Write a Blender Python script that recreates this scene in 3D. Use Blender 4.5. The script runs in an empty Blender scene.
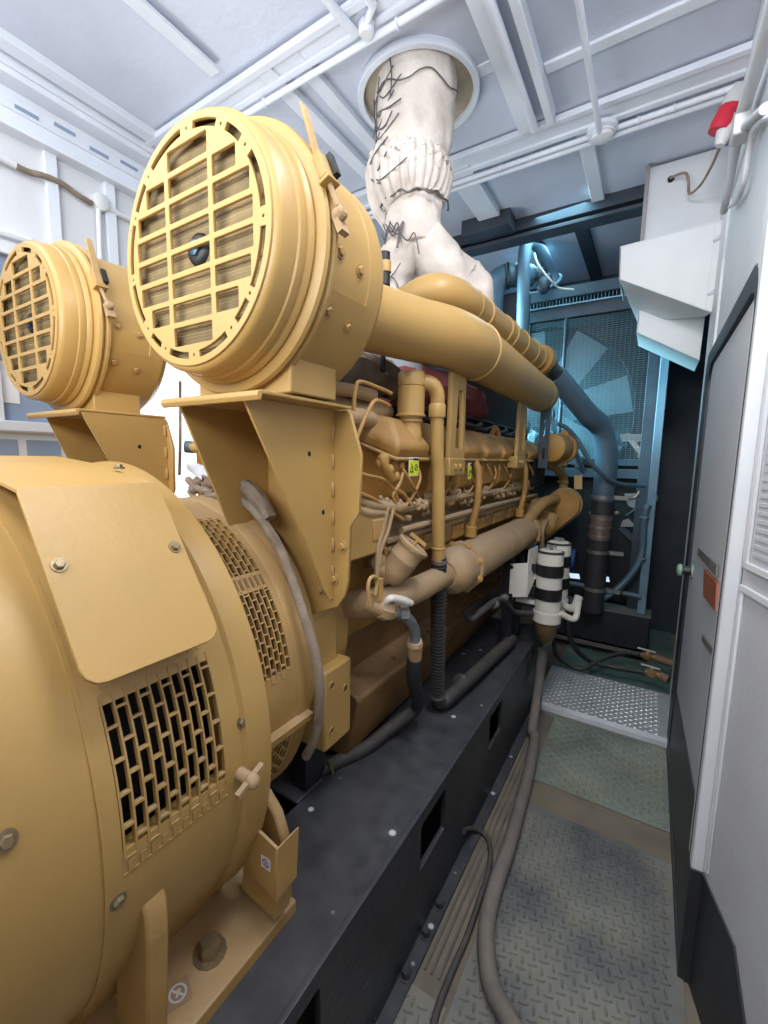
import bpy, bmesh, math, random
from mathutils import Vector as V, Matrix, noise
random.seed(7)
PI = math.pi
COL = bpy.context.scene.collection

# ------------------------------------------------------------------ camera
F, CX, CY = 472.0, 384.0, 512.0
CAM = V((0, 0, 1.7))
_v1 = V((659-CX, 447-CY, F)).normalized()
_v2 = V((324-CX, 3690-CY, F))
_dn = (_v2 - _v1*_v2.dot(_v1)).normalized()
_zz = -_dn
_xx = _v1.cross(_zz)
ROT = Matrix((_xx, _v1, _zz))
cam_data = bpy.data.cameras.new('camera')
cam = bpy.data.objects.new('camera', cam_data)
COL.objects.link(cam)
cam_data.sensor_fit = 'HORIZONTAL'
cam_data.sensor_width = 36
cam_data.lens = 36*427.04/768
cam_data.clip_start = 0.02
_wc = Matrix(((0.8479822702782073, 0.5297618527888571, 0.016686779903104198),
              (0.08040660045052396, -0.09745948593155956, -0.9919861023250003),
              (-0.5238901105172794, 0.8425283543784585, -0.12524026577151381)))
_m = Matrix((_wc[0], -_wc[1], -_wc[2])).transposed().to_4x4()
_m.translation = V((0, 0, 1.63))
cam.matrix_world = _m
bpy.context.scene.camera = cam

def A(u, v, x=None, y=None, z=None):
    """the world point seen along a sight line, on the plane x=, y= or z="""
    d = ROT @ V((u-CX, v-CY, F))  # ray through image pixel (u, v), using the first camera fit
    if x is not None: t = (x-CAM.x)/d.x
    elif y is not None: t = (y-CAM.y)/d.y
    else: t = (z-CAM.z)/d.z
    return CAM + d*t

# first-fit image coordinates, rescaled per axis and shifted per thing to suit refitted camera
SX, SY = .977, .932
P0, SC = {}, {}
def to_refit(p, low=False):
    p = V(p)
    return V((SX*p.x+.0077*p.y, SY*p.y+.075*p.x, p.z if low else p.z+.028*(p.y-2.1)-.0185*(p.x+.6)))  # offsets approximate the shear between the two camera fits

# ------------------------------------------------------------------ materials
def lin(c):
    c = c/255.0
    return c/12.92 if c <= 0.04045 else ((c+0.055)/1.055)**2.4
def rgb(r, g, b): return (lin(r), lin(g), lin(b), 1)

MATS = {}
def mat(name, col, rough=.5, metal=0.0, var=.12, scale=6.0, bump=.02, bscale=60.0, dust=0.0,
        dustcol=(150, 125, 95), spots=None, spotcol=None, emit=None, alpha=None, trans=0, col2=None, wave=None, soil=0.0):
    if name in MATS: return MATS[name]
    m = bpy.data.materials.new(name); m.use_nodes = True
    nt = m.node_tree; N = nt.nodes; L = nt.links
    b = N['Principled BSDF']
    b.inputs['Roughness'].default_value = rough
    b.inputs['Metallic'].default_value = metal
    tc = N.new('ShaderNodeTexCoord')
    n1 = N.new('ShaderNodeTexNoise'); n1.inputs['Scale'].default_value = scale
    n1.inputs['Detail'].default_value = 6
    L.new(tc.outputs['Object'], n1.inputs['Vector'])
    rp = N.new('ShaderNodeValToRGB')
    rp.color_ramp.elements[0].position = .3; rp.color_ramp.elements[1].position = .7
    c = rgb(*col)
    dk = rgb(*col2) if col2 else tuple(x*(1-var*1.6) for x in c[:3])+(1,)
    lt = tuple(min(1, x*(1+var*.5)) for x in c[:3])+(1,)
    rp.color_ramp.elements[0].color = dk; rp.color_ramp.elements[1].color = lt
    L.new(n1.outputs['Fac'], rp.inputs['Fac'])
    out = rp.outputs['Color']
    def mix(fac, a, bcol):
        mx = N.new('ShaderNodeMix'); mx.data_type = 'RGBA'
        L.new(fac, mx.inputs[0]); L.new(a, mx.inputs[6])
        if isinstance(bcol, tuple): mx.inputs[7].default_value = bcol
        else: L.new(bcol, mx.inputs[7])
        return mx.outputs[2]
    if dust > 0:
        ge = N.new('ShaderNodeNewGeometry'); sx = N.new('ShaderNodeSeparateXYZ')
        L.new(ge.outputs['Normal'], sx.inputs[0])
        n2 = N.new('ShaderNodeTexNoise'); n2.inputs['Scale'].default_value = 14; n2.inputs['Detail'].default_value = 8
        L.new(tc.outputs['Object'], n2.inputs['Vector'])
        mr = N.new('ShaderNodeMapRange'); mr.inputs[1].default_value = -.15; mr.inputs[2].default_value = .95
        L.new(sx.outputs['Z'], mr.inputs[0])
        mu = N.new('ShaderNodeMath'); mu.operation = 'MULTIPLY'
        L.new(mr.outputs[0], mu.inputs[0]); L.new(n2.outputs['Fac'], mu.inputs[1])
        mu2 = N.new('ShaderNodeMath'); mu2.operation = 'MULTIPLY'; mu2.use_clamp = True
        L.new(mu.outputs[0], mu2.inputs[0]); mu2.inputs[1].default_value = dust*2
        out = mix(mu2.outputs[0], out, rgb(*dustcol))
    if soil > 0:
        n3 = N.new('ShaderNodeTexNoise'); n3.inputs['Scale'].default_value = 3.1; n3.inputs['Detail'].default_value = 9
        n3.inputs['Roughness'].default_value = .65
        L.new(tc.outputs['Object'], n3.inputs['Vector'])
        r3 = N.new('ShaderNodeMapRange'); r3.inputs[1].default_value = .48; r3.inputs[2].default_value = .72
        r3.inputs[4].default_value = soil
        L.new(n3.outputs['Fac'], r3.inputs[0])
        out = mix(r3.outputs[0], out, rgb(*dustcol))
    if spots:
        vo = N.new('ShaderNodeTexVoronoi'); vo.inputs['Scale'].default_value = spots
        L.new(tc.outputs['Object'], vo.inputs['Vector'])
        r2 = N.new('ShaderNodeMapRange'); r2.inputs[1].default_value = .20; r2.inputs[2].default_value = .12
        L.new(vo.outputs['Distance'], r2.inputs[0])
        gt = N.new('ShaderNodeSeparateColor'); L.new(vo.outputs['Color'], gt.inputs[0])
        g2 = N.new('ShaderNodeMath'); g2.operation = 'GREATER_THAN'; g2.inputs[1].default_value = .82
        L.new(gt.outputs[0], g2.inputs[0])
        mm = N.new('ShaderNodeMath'); mm.operation = 'MULTIPLY'; L.new(r2.outputs[0], mm.inputs[0]); L.new(g2.outputs[0], mm.inputs[1])
        out = mix(mm.outputs[0], out, rgb(*(spotcol or (200, 200, 200))))
    L.new(out, b.inputs['Base Color'])
    if wave:
        wv = N.new('ShaderNodeTexWave'); wv.inputs['Scale'].default_value = wave; wv.inputs['Distortion'].default_value = 3
        wv.bands_direction = 'Z'
        L.new(tc.outputs['Object'], wv.inputs['Vector']); hsrc = wv.outputs['Fac']
    else:
        nb = N.new('ShaderNodeTexNoise'); nb.inputs['Scale'].default_value = bscale; nb.inputs['Detail'].default_value = 5
        L.new(tc.outputs['Object'], nb.inputs['Vector']); hsrc = nb.outputs['Fac']
    if bump > 0:
        bp = N.new('ShaderNodeBump'); bp.inputs['Strength'].default_value = min(1, bump*8); bp.inputs['Distance'].default_value = .01
        L.new(hsrc, bp.inputs['Height']); L.new(bp.outputs[0], b.inputs['Normal'])
    if emit:
        b.inputs['Emission Color'].default_value = rgb(*emit[:3]); b.inputs['Emission Strength'].default_value = emit[3]
    if alpha is not None: b.inputs['Alpha'].default_value = alpha
    if trans: b.inputs['Transmission Weight'].default_value = trans
    MATS[name] = m
    return m

YEL = mat('yellow_paint', (184, 147, 85), .42, 0, .08, 3, .006, 90, dust=.10, dustcol=(190, 165, 120))
YELD = mat('dusty_yellow_paint', (184, 144, 80), .6, 0, .16, 5, .02, 70, dust=.6, dustcol=(178, 154, 122))
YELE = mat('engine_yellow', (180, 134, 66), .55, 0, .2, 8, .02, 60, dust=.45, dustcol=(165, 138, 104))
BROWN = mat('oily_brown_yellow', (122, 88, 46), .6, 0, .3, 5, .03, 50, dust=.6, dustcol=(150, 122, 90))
DUSTY = mat('dust_covered_yellow', (176, 145, 105), .85, 0, .15, 7, .03, 80, dust=.7, dustcol=(168, 146, 120))
BLACK = mat('black_paint', (36, 39, 46), .45, 0, .25, 5, .02, 70, dust=.35, dustcol=(100, 98, 98))
RAIL = mat('black_rail_paint', (34, 38, 46), .42, 0, .3, 4, .03, 40, dust=.45, dustcol=(96, 96, 100), spots=15, spotcol=(205, 208, 212), soil=.25)
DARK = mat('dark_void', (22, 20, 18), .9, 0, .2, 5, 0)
RUB = mat('black_rubber', (44, 45, 48), .6, 0, .2, 9, .02, 80, dust=.35, dustcol=(120, 112, 104))
RUBD = mat('dusty_grey_hose', (104, 100, 98), .8, 0, .2, 9, .03, 80, dust=.45, dustcol=(142, 132, 120))
SLEEVE = mat('sleeve_grey', (146, 130, 112), .9, 0, .2, 20, .05, 220)
STEEL = mat('dull_steel', (150, 150, 148), .45, .7, .15, 12, .02, 60, dust=.2)
ZINC = mat('zinc_bolt', (150, 134, 104), .4, .6, .15, 20, .01)
WHITE = mat('white_paint', (222, 224, 226), .45, 0, .05, 3, .004, 50)
CANW = mat('white_canister', (222, 218, 208), .5, 0, .06, 6, .01, 60, dust=.2)
WALLM = mat('grey_white_panel', (196, 198, 204), .5, 0, .06, 2, .02, 40, soil=.12, dustcol=(168, 166, 166))
WALLW = mat('off_white_panel', (214, 216, 220), .5, 0, .05, 2, .01, 40)
CEILM = mat('galvanised_ceiling', (204, 210, 224), .45, .05, .08, 2.2, .02, 30, soil=.25, dustcol=(180, 186, 198))
CEILW = mat('white_ceiling_steel', (226, 231, 240), .45, 0, .06, 3, .006, 50)
FLOORM = mat('dusty_floor', (122, 112, 98), .75, 0, .2, 4, .03, 60, col2=(84, 82, 80), soil=.5, dustcol=(70, 70, 72))
FLOORS = mat('sandy_floor', (132, 120, 104), .8, 0, .2, 5, .03, 60, col2=(98, 92, 84), soil=.4, dustcol=(96, 92, 86))
TREAD = mat('worn_tread', (142, 142, 134), .5, .2, .2, 3, .02, 90, col2=(88, 88, 92), soil=.5, dustcol=(150, 134, 108))
TREADG = mat('greenish_tread', (156, 162, 150), .45, .25, .2, 3, .02, 90, col2=(122, 128, 118), soil=.45, dustcol=(150, 138, 112))
ALU = mat('shiny_tread', (206, 208, 210), .36, .4, .12, 4, .01, 90, soil=.2, dustcol=(130, 126, 116))
TEAL = mat('blue_grey_pipe', (86, 108, 124), .5, .1, .15, 5, .01, 60)
TEALD = mat('dark_blue_grey', (52, 66, 78), .55, .1, .2, 5, .01, 60)
TEALB = mat('blue_post', (120, 150, 168), .5, .1, .15, 5, .01, 60)
DKSTEEL = mat('dark_steel', (58, 66, 76), .55, .1, .2, 5, .02, 60)
CORE = mat('radiator_core', (56, 80, 92), .6, .2, .15, 5, .05, 50, wave=60)
MESHM = mat('guard_wire', (96, 118, 126), .5, .4, .15, 5, 0)
BLADE = mat('fan_blade_grey', (120, 146, 158), .5, .1, .15, 4, .01)
FABRIC = mat('quilted_fabric', (214, 205, 196), .85, 0, .10, 5, .12, 16, col2=(176, 166, 158))
LACE = mat('lace_wire', (96, 92, 92), .5, .5, .1, 8, 0)
RED = mat('maroon_blanket', (122, 56, 60), .75, 0, .25, 6, .06, 20)
FILM = mat('plastic_wrap', (120, 106, 98), .2, 0, .3, 9, .12, 14)
FILMW = mat('pale_plastic_bag', (206, 208, 214), .35, 0, .15, 14, .12, 30)
FILT = mat('filter_pleats', (138, 118, 80), .8, 0, .25, 16, .03, 40, wave=45)
NUT = mat('blue_nut', (66, 92, 112), .35, .4, .1, 10, 0)
REDP = mat('red_plastic', (196, 36, 60), .45, 0, .05, 5, 0)
ORNG = mat('rusty_orange', (150, 84, 58), .6, 0, .15, 5, .01)
BRONZE = mat('bronze_band', (138, 112, 104), .4, .4, .2, 5, .01)
BOWL = mat('amber_bowl', (104, 84, 56), .3, 0, .2, 8, .01)
WARN = mat('warning_yellow', (214, 226, 40), .5, 0, .03, 8, 0)
INK = mat('sticker_black', (24, 24, 24), .5, 0, .05, 8, 0)
PAPER = mat('sticker_white', (232, 228, 226), .5, 0, .03, 8, 0)
INKP = mat('sticker_purple', (112, 70, 130), .5, 0, .03, 8, 0)
INKR = mat('sticker_red', (196, 60, 70), .5, 0, .03, 8, 0)
BLUE = mat('blue_drum', (40, 66, 128), .5, 0, .15, 6, .01)
GLASS = mat('bluish_window', (150, 166, 190), .15, .1, .08, 3, 0)
TAN = mat('tan_tag', (196, 168, 110), .7, 0, .1, 8, 0)
BRASS = mat('brass_valve', (150, 118, 82), .45, .4, .2, 8, .02)
RUST = mat('rusty_pipe', (140, 112, 92), .7, .1, .25, 8, .04, 40)
GREEND = mat('green_concrete', (96, 122, 112), .8, 0, .25, 4, .03, 30)
GREENK = mat('pale_green_knob', (140, 172, 150), .5, 0, .1, 8, 0)
PLUGG = mat('pale_grey_plastic', (206, 206, 208), .4, 0, .05, 8, 0)
GLOW = mat('daylight_strip', (240, 244, 250), .5, 0, 0, 1, 0)

# ------------------------------------------------------------------ mesh builder
class MB:
    def __init__(s): s.bm = bmesh.new()
    def v(s, *p): return s.bm.verts.new(V(p[0]) if len(p) == 1 else V(p))
    def f(s, vs):
        try: return s.bm.faces.new(vs)
        except ValueError: return None
    def quad(s, *pts): s.f([s.v(p) for p in pts]); return s
    def box(s, lo, hi):
        lo, hi = V(lo), V(hi)
        return s.obox((lo+hi)/2, hi-lo)
    def obox(s, c, size, rot=None):
        c, h = V(c), V(size)/2
        R = rot or Matrix.Identity(3)
        vs = [s.v(c + R @ V((x*h.x, y*h.y, z*h.z))) for x in (-1, 1) for y in (-1, 1) for z in (-1, 1)]
        for q in ((0, 1, 3, 2), (4, 6, 7, 5), (0, 4, 5, 1), (2, 3, 7, 6), (0, 2, 6, 4), (1, 5, 7, 3)):
            s.f([vs[i] for i in q])
        return s
    def bar(s, p0, p1, w, h, up=(0, 0, 1)):
        p0, p1 = V(p0), V(p1); d = (p1-p0); L = d.length; d.normalize()
        u = V(up); sd = d.cross(u)
        if sd.length < 1e-4: sd = d.cross(V((1, 0, 0)))
        sd.normalize(); u = sd.cross(d)
        R = Matrix((d, sd, u)).transposed()
        return s.obox((p0+p1)/2, (L, w, h), R)
    def ring(s, c, d, r, n, ph=0):
        d = V(d).normalized()
        a = d.orthogonal().normalized(); b = d.cross(a)
        return [s.v(V(c) + a*(r*math.cos(2*PI*i/n+ph)) + b*(r*math.sin(2*PI*i/n+ph))) for i in range(n)]
    def lathe(s, c, d, prof, n=40, cap0=True, cap1=True):
        c, d = V(c), V(d).normalized(); prev = None
        for i, (t, r) in enumerate(prof):
            rg = s.ring(c+d*t, d, max(r, 1e-4), n)
            if prev:
                for k in range(n): s.f([prev[k], prev[(k+1) % n], rg[(k+1) % n], rg[k]])
            elif cap0: s.f(rg[::-1])
            prev = rg
        if cap1: s.f(prev)
        return s
    def cyl(s, p0, p1, r, r1=None, n=24):
        p0, p1 = V(p0), V(p1)
        return s.lathe(p0, p1-p0, [(0, r), ((p1-p0).length, r if r1 is None else r1)], n)
    def tube(s, pts, r, n=12, res=6, smooth=True, caps=True, wob=0):
        P = [V(p) for p in pts]
        rs = list(r) if isinstance(r, (list, tuple)) else [r]*len(P)
        Q, RR = [], []
        if smooth and len(P) > 2:
            for i in range(len(P)-1):
                p0 = P[max(i-1, 0)]; p1 = P[i]; p2 = P[i+1]; p3 = P[min(i+2, len(P)-1)]
                for k in range(res):
                    t = k/res
                    Q.append(.5*((2*p1)+(p2-p0)*t+(2*p0-5*p1+4*p2-p3)*t*t+(3*p1-p0-3*p2+p3)*t**3))
                    RR.append(rs[i]*(1-t)+rs[i+1]*t)
            Q.append(P[-1]); RR.append(rs[-1])
        else: Q, RR = P, rs
        T = [(Q[min(i+1, len(Q)-1)]-Q[max(i-1, 0)]).normalized() for i in range(len(Q))]
        a = T[0].orthogonal().normalized(); prev = None
        for i, q in enumerate(Q):
            a = (a - T[i]*a.dot(T[i])).normalized(); b = T[i].cross(a)
            rr = RR[i]
            rg = [s.v(q + (a*math.cos(2*PI*k/n)+b*math.sin(2*PI*k/n))*rr*(1+(wob*noise.noise(V((q.x*9+k*.7, q.y*9, q.z*9+k*.9))) if wob else 0))) for k in range(n)]
            if prev:
                for k in range(n): s.f([prev[k], prev[(k+1) % n], rg[(k+1) % n], rg[k]])
            elif caps: s.f(rg[::-1])
            prev = rg
        if caps: s.f(prev)
        return s
    def prism(s, pts, vec):
        vec = V(vec); a = [s.v(p) for p in pts]; b = [s.v(V(p)+vec) for p in pts]; n = len(a)
        s.f(a[::-1]); s.f(b)
        for i in range(n): s.f([a[i], a[(i+1) % n], b[(i+1) % n], b[i]])
        return s
    def sphere(s, c, r, sc=(1, 1, 1), n=16):
        m = Matrix.Translation(V(c)) @ Matrix.Diagonal(V((r*sc[0], r*sc[1], r*sc[2], 1)))
        bmesh.ops.create_uvsphere(s.bm, u_segments=n, v_segments=max(6, n//2), radius=1, matrix=m)
        return s
    def hexbolt(s, p, d, r=.012, h=.01, washer=True):
        p, d = V(p), V(d).normalized()
        if washer: s.lathe(p-d*.002, d, [(0, r*1.5), (.004, r*1.5)], 12)
        s.lathe(p, d, [(0, r), (h*.75, r), (h, r*.8)], 6)
        return s
    def torus(s, c, d, R, r, n=40, m=8):
        c, d = V(c), V(d).normalized(); a = d.orthogonal().normalized(); b = d.cross(a); rings = []
        for i in range(n):
            t = 2*PI*i/n; e = a*math.cos(t)+b*math.sin(t)
            rings.append([s.v(c+e*(R+r*math.cos(2*PI*k/m))+d*(r*math.sin(2*PI*k/m))) for k in range(m)])
        for i in range(n):
            for k in range(m): s.f([rings[i][k], rings[(i+1) % n][k], rings[(i+1) % n][(k+1) % m], rings[i][(k+1) % m]])
        return s
    def mesh(s, me):
        s.bm.from_mesh(me); return s
    def build(s, name, m, parent=None, bevel=0, kind=None, label=None, seg=2, smooth=True, ang=38, raw=0):
        bmesh.ops.recalc_face_normals(s.bm, faces=s.bm.faces)
        if parent:
            top = parent
            while top.parent: top = top.parent
            q0 = P0[top.name]; sc = SC[top.name]
            for v in s.bm.verts: v.co = V(((v.co.x-q0.x)*sc[0], (v.co.y-q0.y)*sc[1], (v.co.z-q0.z)*sc[2]))
        else:
            cs = [v.co for v in s.bm.verts]
            lo = V((min(c.x for c in cs), min(c.y for c in cs), min(c.z for c in cs))); hi = V((max(c.x for c in cs), max(c.y for c in cs), max(c.z for c in cs)))
            q0 = (lo+hi)/2; d = to_refit(q0, lo.z < .02 or raw) if raw != 2 else q0
            sc = (1, 1, 1) if raw == 2 else (SX, SY, 1)
            for v in s.bm.verts: v.co = V(((v.co.x-q0.x)*sc[0]+d.x, (v.co.y-q0.y)*sc[1]+d.y, v.co.z-q0.z+d.z))
        me = bpy.data.meshes.new(name); s.bm.to_mesh(me); s.bm.free()
        me.materials.append(m)
        if smooth:
            me.shade_smooth(); me.set_sharp_from_angle(angle=math.radians(ang))
        o = bpy.data.objects.new(name, me); COL.objects.link(o)
        if parent: o.parent = parent
        else: P0[o.name] = q0-V(((d.x)/sc[0], d.y/sc[1], d.z)); SC[o.name] = sc
        if bevel:
            md = o.modifiers.new('bevel', 'BEVEL'); md.width = bevel; md.segments = seg; md.limit_method = 'ANGLE'
            md.angle_limit = math.radians(40); md.harden_normals = False
        if kind: o['kind'] = kind
        if label: o['label'] = label
        return o

def wloc(o):
    p = V((0, 0, 0))
    while o: p = p + o.location; o = o.parent
    return p
def thing(name, label, cat, loc=(0, 0, 0), group=None, kind=None, at=None, sc=None, low=False, ref=None):
    o = bpy.data.objects.new(name, None); COL.objects.link(o)
    if ref:
        d = to_refit(ref, low)-V((SX*ref[0], SY*ref[1], ref[2])); o.location = V((SX*loc[0], SY*loc[1], loc[2]))+d
    else: o.location = V(at) if at else to_refit(loc, low)
    P0[o.name] = V(loc); SC[o.name] = sc or (SX, SY, 1)
    o.empty_display_size = .05
    o['label'] = label; o['category'] = cat
    if group: o['group'] = group
    if kind: o['kind'] = kind
    return o
def tag(o, label, cat, group=None):
    o['label'] = label; o['category'] = cat
    if group: o['group'] = group
    return o
def struct(name, mb, m, bevel=0, parent=None, label=None, raw=0):
    o = mb.build(name, m, parent, bevel, raw=raw)
    o['kind'] = 'structure'
    if label: o['label'] = label
    return o
def copy_tree(o, parent=None):
    c = o.copy(); COL.objects.link(c)
    if parent: c.parent = parent
    for ch in list(o.children): copy_tree(ch, c)
    return c

def plate(outer, holes, th, M4, bevel=0.0):
    """flat plate with holes: 2-D outlines -> mesh, front face at local z=th"""
    cu = bpy.data.curves.new('p', 'CURVE'); cu.dimensions = '2D'; cu.fill_mode = 'BOTH'
    cu.extrude = th/2; cu.bevel_depth = bevel; cu.bevel_resolution = 1
    for poly in [outer]+holes:
        sp = cu.splines.new('POLY'); sp.points.add(len(poly)-1); sp.use_cyclic_u = True
        for i, p in enumerate(poly): sp.points[i].co = (p[0], p[1], 0, 1)
    ob = bpy.data.objects.new('p', cu); COL.objects.link(ob)
    dg = bpy.context.evaluated_depsgraph_get()
    me = bpy.data.meshes.new_from_object(ob.evaluated_get(dg))
    bpy.data.objects.remove(ob); bpy.data.curves.remove(cu)
    me.transform(M4)
    return me
def rrect(x0, y0, x1, y1, r, n=4):
    out = []
    for cx, cy, a0 in ((x1-r, y1-r, 0), (x0+r, y1-r, 90), (x0+r, y0+r, 180), (x1-r, y0+r, 270)):
        for i in range(n+1):
            a = math.radians(a0+90*i/n); out.append((cx+r*math.cos(a), cy+r*math.sin(a)))
    return out
def circ(r, n=64, c=(0, 0)): return [(c[0]+r*math.cos(2*PI*i/n), c[1]+r*math.sin(2*PI*i/n)) for i in range(n)]
def frame(o, ax, ay):
    o, ax, ay = V(o), V(ax).normalized(), V(ay).normalized(); az = ax.cross(ay)
    m = Matrix((ax, ay, az)).transposed().to_4x4(); m.translation = o
    return m
XZ = lambda o: frame(o, (1, 0, 0), (0, 0, 1))   # local z looks to -Y
YZ = lambda o: frame(o, (0, 1, 0), (0, 0, 1))   # local z looks to +X
# ================================================================== THE ROOM
b = MB(); b.box((-2.95, -1.2, -.06), (.75, 5.3, 0)); struct('floor', b, FLOORS, raw=2)
b = MB()
b.box((-2.95, -1.2, 3.4), (.75, 5.3, 3.46))
ceiling = struct('ceiling', b, CEILM, raw=2)
# left wall with a bright opening and a window
LX = -2.8
b = MB()
def wallbox(y0, y1, z0, z1): b.box((LX-.06, y0, z0), (LX, y1, z1))
wallbox(-1.2, .55, 0, 3.4); wallbox(.55, 1.62, 0, 1.5); wallbox(.55, 1.62, 2.62, 3.4)
wallbox(1.62, 1.78, 0, 3.4); wallbox(1.78, 3.0, 0, .5); wallbox(1.78, 3.0, 2.4, 3.4); wallbox(3.0, 5.3, 0, 3.4)
struct('wall_left', b, WALLW)
b = MB()
for y in (.2, 1.40, 1.70, 3.1, 3.6): b.box((LX, y-.03, 2.45), (LX+.03, y+.03, 3.2))
struct('trim_1', b, CEILW, .004, label='raised vertical ribs of the left wall')
# back wall behind the radiator
b = MB(); b.box((-2.95, 5.24, 0), (.75, 5.3, 3.4)); struct('wall_back', b, DKSTEEL)
b = MB(); b.box((-2.95, -1.2, 0), (.75, -1.14, 3.4)); struct('wall_front', b, WALLW, raw=2)
b = MB(); b.box((.70, -1.2, 0), (.75, 1.0, 3.4)); struct('wall_right_near', b, WALLW, raw=2)
# window with ledge on the left wall
b = MB()
b.box((LX-.01, .55, 2.56), (LX+.02, 1.62, 2.62)); b.box((LX-.01, .55, 1.72), (LX+.05, 1.62, 1.77)); b.box((LX-.01, .55, 1.5), (LX+.02, 1.62, 1.54))
for y in (.55, 1.06, 1.57): b.box((LX-.01, y, 1.77), (LX+.02, y+.05, 2.56))
w1 = struct('window_1', b, WALLW, .004, label='left wall window with white frame and ledge')
b = MB(); b.box((LX-.03, .56, 1.77), (LX-.02, 1.61, 2.6)); b.build('pane', GLASS, w1)
b = MB(); b.box((LX-.03, .56, 1.54), (LX-.012, 1.61, 1.72)); b.build('lower_panel', WHITE, w1)
b = MB()
for y in (.72, 1.0, 1.2): b.box((LX-.012, y, 1.60), (LX-.006, y+.16, 1.68))
b.build('vent_slots', GLASS, w1)
b = MB(); b.box((LX-.019, 1.10, 1.86), (LX-.015, 1.19, 2.06)); b.build('notice_label', PAPER, w1)
# jamb of the bright doorway
b = MB()
b.box((LX-.02, 1.70, .5), (LX+.03, 1.78, 2.4)); b.box((LX-.02, 3.0, .5), (LX+.03, 3.08, 2.4)); b.box((LX-.02, 1.78, 2.36), (LX+.03, 3.0, 2.42))
struct('door_3', b, WALLW, .004, label='frame of the bright open doorway in the left wall')

# right wall --------------------------------------------------------
RX = .2
b = MB()
b.box((RX, 3.03, 0), (RX+.06, 3.42, 3.4))
b.box((RX+.012, 1.64, 2.16), (RX+.06, 3.03, 3.4))
b.box((RX+.03, 1.64, 0), (RX+.06, 3.03, 2.2))
struct('wall_right', b, WALLW, .004)
b = MB(); b.box((.30, 3.42, 0), (.36, 5.3, 3.4)); b.box((.2, 3.42, 0), (.30, 3.5, 3.4))
struct('wall_right_end', b, DKSTEEL)
for i, (y, w) in enumerate(((3.62, .05), (4.1, .05))):
    b = MB(); b.box((.262, y, .1), (.30, y+w, 3.2)); struct('trim_%d' % (2+i), b, TEALD, .004)
# rubber seal of the middle door
def seal_ring(x0, x1):
    outer = rrect(1.63, .0, 3.03, 2.18, .10); inner = [rrect(1.63+.01, .03, 2.86, 2.11, .09)]
    return plate(outer, inner, x1-x0, frame(((x0+x1)/2, 0, 0), (0, 1, 0), (0, 0, 1)), .004)
b = MB(); b.mesh(seal_ring(.188, .222)); struct('trim_4', b, BLACK, label='black rubber door seal')
b = MB(); b.prism([(RX-.004, p[0], p[1]) for p in rrect(1.62, .0, 2.84, 2.10, .08)], (.03, 0, 0))
d1 = struct('door_1', b, WALLM, .003, label='grey panel door with black kick plate and short round handle')
b = MB(); b.prism([(RX-.009, p[0], p[1]) for p in ((1.63, 0), (2.84, 0), (2.84, .42), (1.63, .56))], (.006, 0, 0)); b.build('kick_plate', BLACK, d1)
# strip and orange pad on the door
b = MB()
p0, p1 = A(698, 552, x=.19), A(714, 577, x=.19)
b.bar(p0, p1, .006, .035, (0, 0, 1))
q0, q1 = A(700, 642, x=.19), A(709, 660, x=.19)
b.bar(q0, q1, .006, .022, (0, 0, 1))
b.build('edge_strip', STEEL, d1)
b = MB(); b.prism([A(u, v, x=.185) for u, v in ((702, 572), (713, 590), (711, 618), (701, 600))], (.01, 0, 0)); b.build('orange_pad', ORNG, d1)
hb = MB(); hb.cyl((RX, 2.70, 1.105), (.155, 2.70, 1.105), .022); hd = hb.build('door_handle', BLACK, d1)
hb = MB(); hb.lathe((.155, 2.70, 1.105), (-1, 0, 0), [(0, .02), (.004, .03), (.018, .03), (.024, .02)], 20); hb.build('grip_knob', GREENK, hd)
hb = MB(); hb.lathe((RX-.002, 2.70, 1.105), (-1, 0, 0), [(0, .034), (.008, .034)], 20); hb.build('rose', GREENK, hd)
# corner post
b = MB(); b.box((.199, 1.50, .395), (.233, 1.58, 3.4)); p_ = struct('trim_5', b, WALLW, .004, label='white corner post beside the door', raw=2)
b = MB(); b.box((.198, 1.498, 0), (.234, 1.58, .396)); b.build('kick_plate', BLACK, p_, .003)
# near door, swung away at an angle
dv = V((.245, -1, 0)).normalized(); nv = V((-dv.y, dv.x, 0)) * -1   # nv faces the aisle
if nv.x > 0: nv = -nv
H0 = V((.234, 1.50, 0))
def DP(t, z, o=0): return H0 + dv*t + V((0, 0, z)) + nv*o
b = MB(); b.prism([DP(0, 0), DP(1.5, 0), DP(1.5, 3.4), DP(0, 3.4)], -nv*.05)
d2 = struct('door_2', b, WALLM, .004, label='large near grey door panel angled outward', raw=2)
b = MB(); b.prism([DP(0, 0, .006), DP(.50, 0, .006), DP(.29, .283, .006), DP(.206, .395, .006), DP(0, .395, .006)], -nv*.005); b.build('kick_plate', BLACK, d2)
M4 = frame(DP(0, 0, .008), -dv, (0, 0, 1)) if False else None
b = MB()
def dpoly(t0, z0, t1, z1, o, th): b.prism([DP(t0, z0, o), DP(t1, z0, o), DP(t1, z1, o), DP(t0, z1, o)], -nv*th)
dpoly(.015, 1.35, .035, 3.3, .010, .010); dpoly(.015, 1.35, 1.4, 1.37, .010, .010); dpoly(.015, 1.285, 1.4, 1.305, .010, .010); dpoly(.015, .42, .03, 1.305, .008, .008)
b.build('panel_moulding', WALLW, d2, .003)
b = MB()
for k in range(80):
    z = 1.39+k*.022; dpoly(.05, z, 1.4, z+.010, .004, .004)
b.build('ribbed_panel', WALLM, d2)

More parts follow.
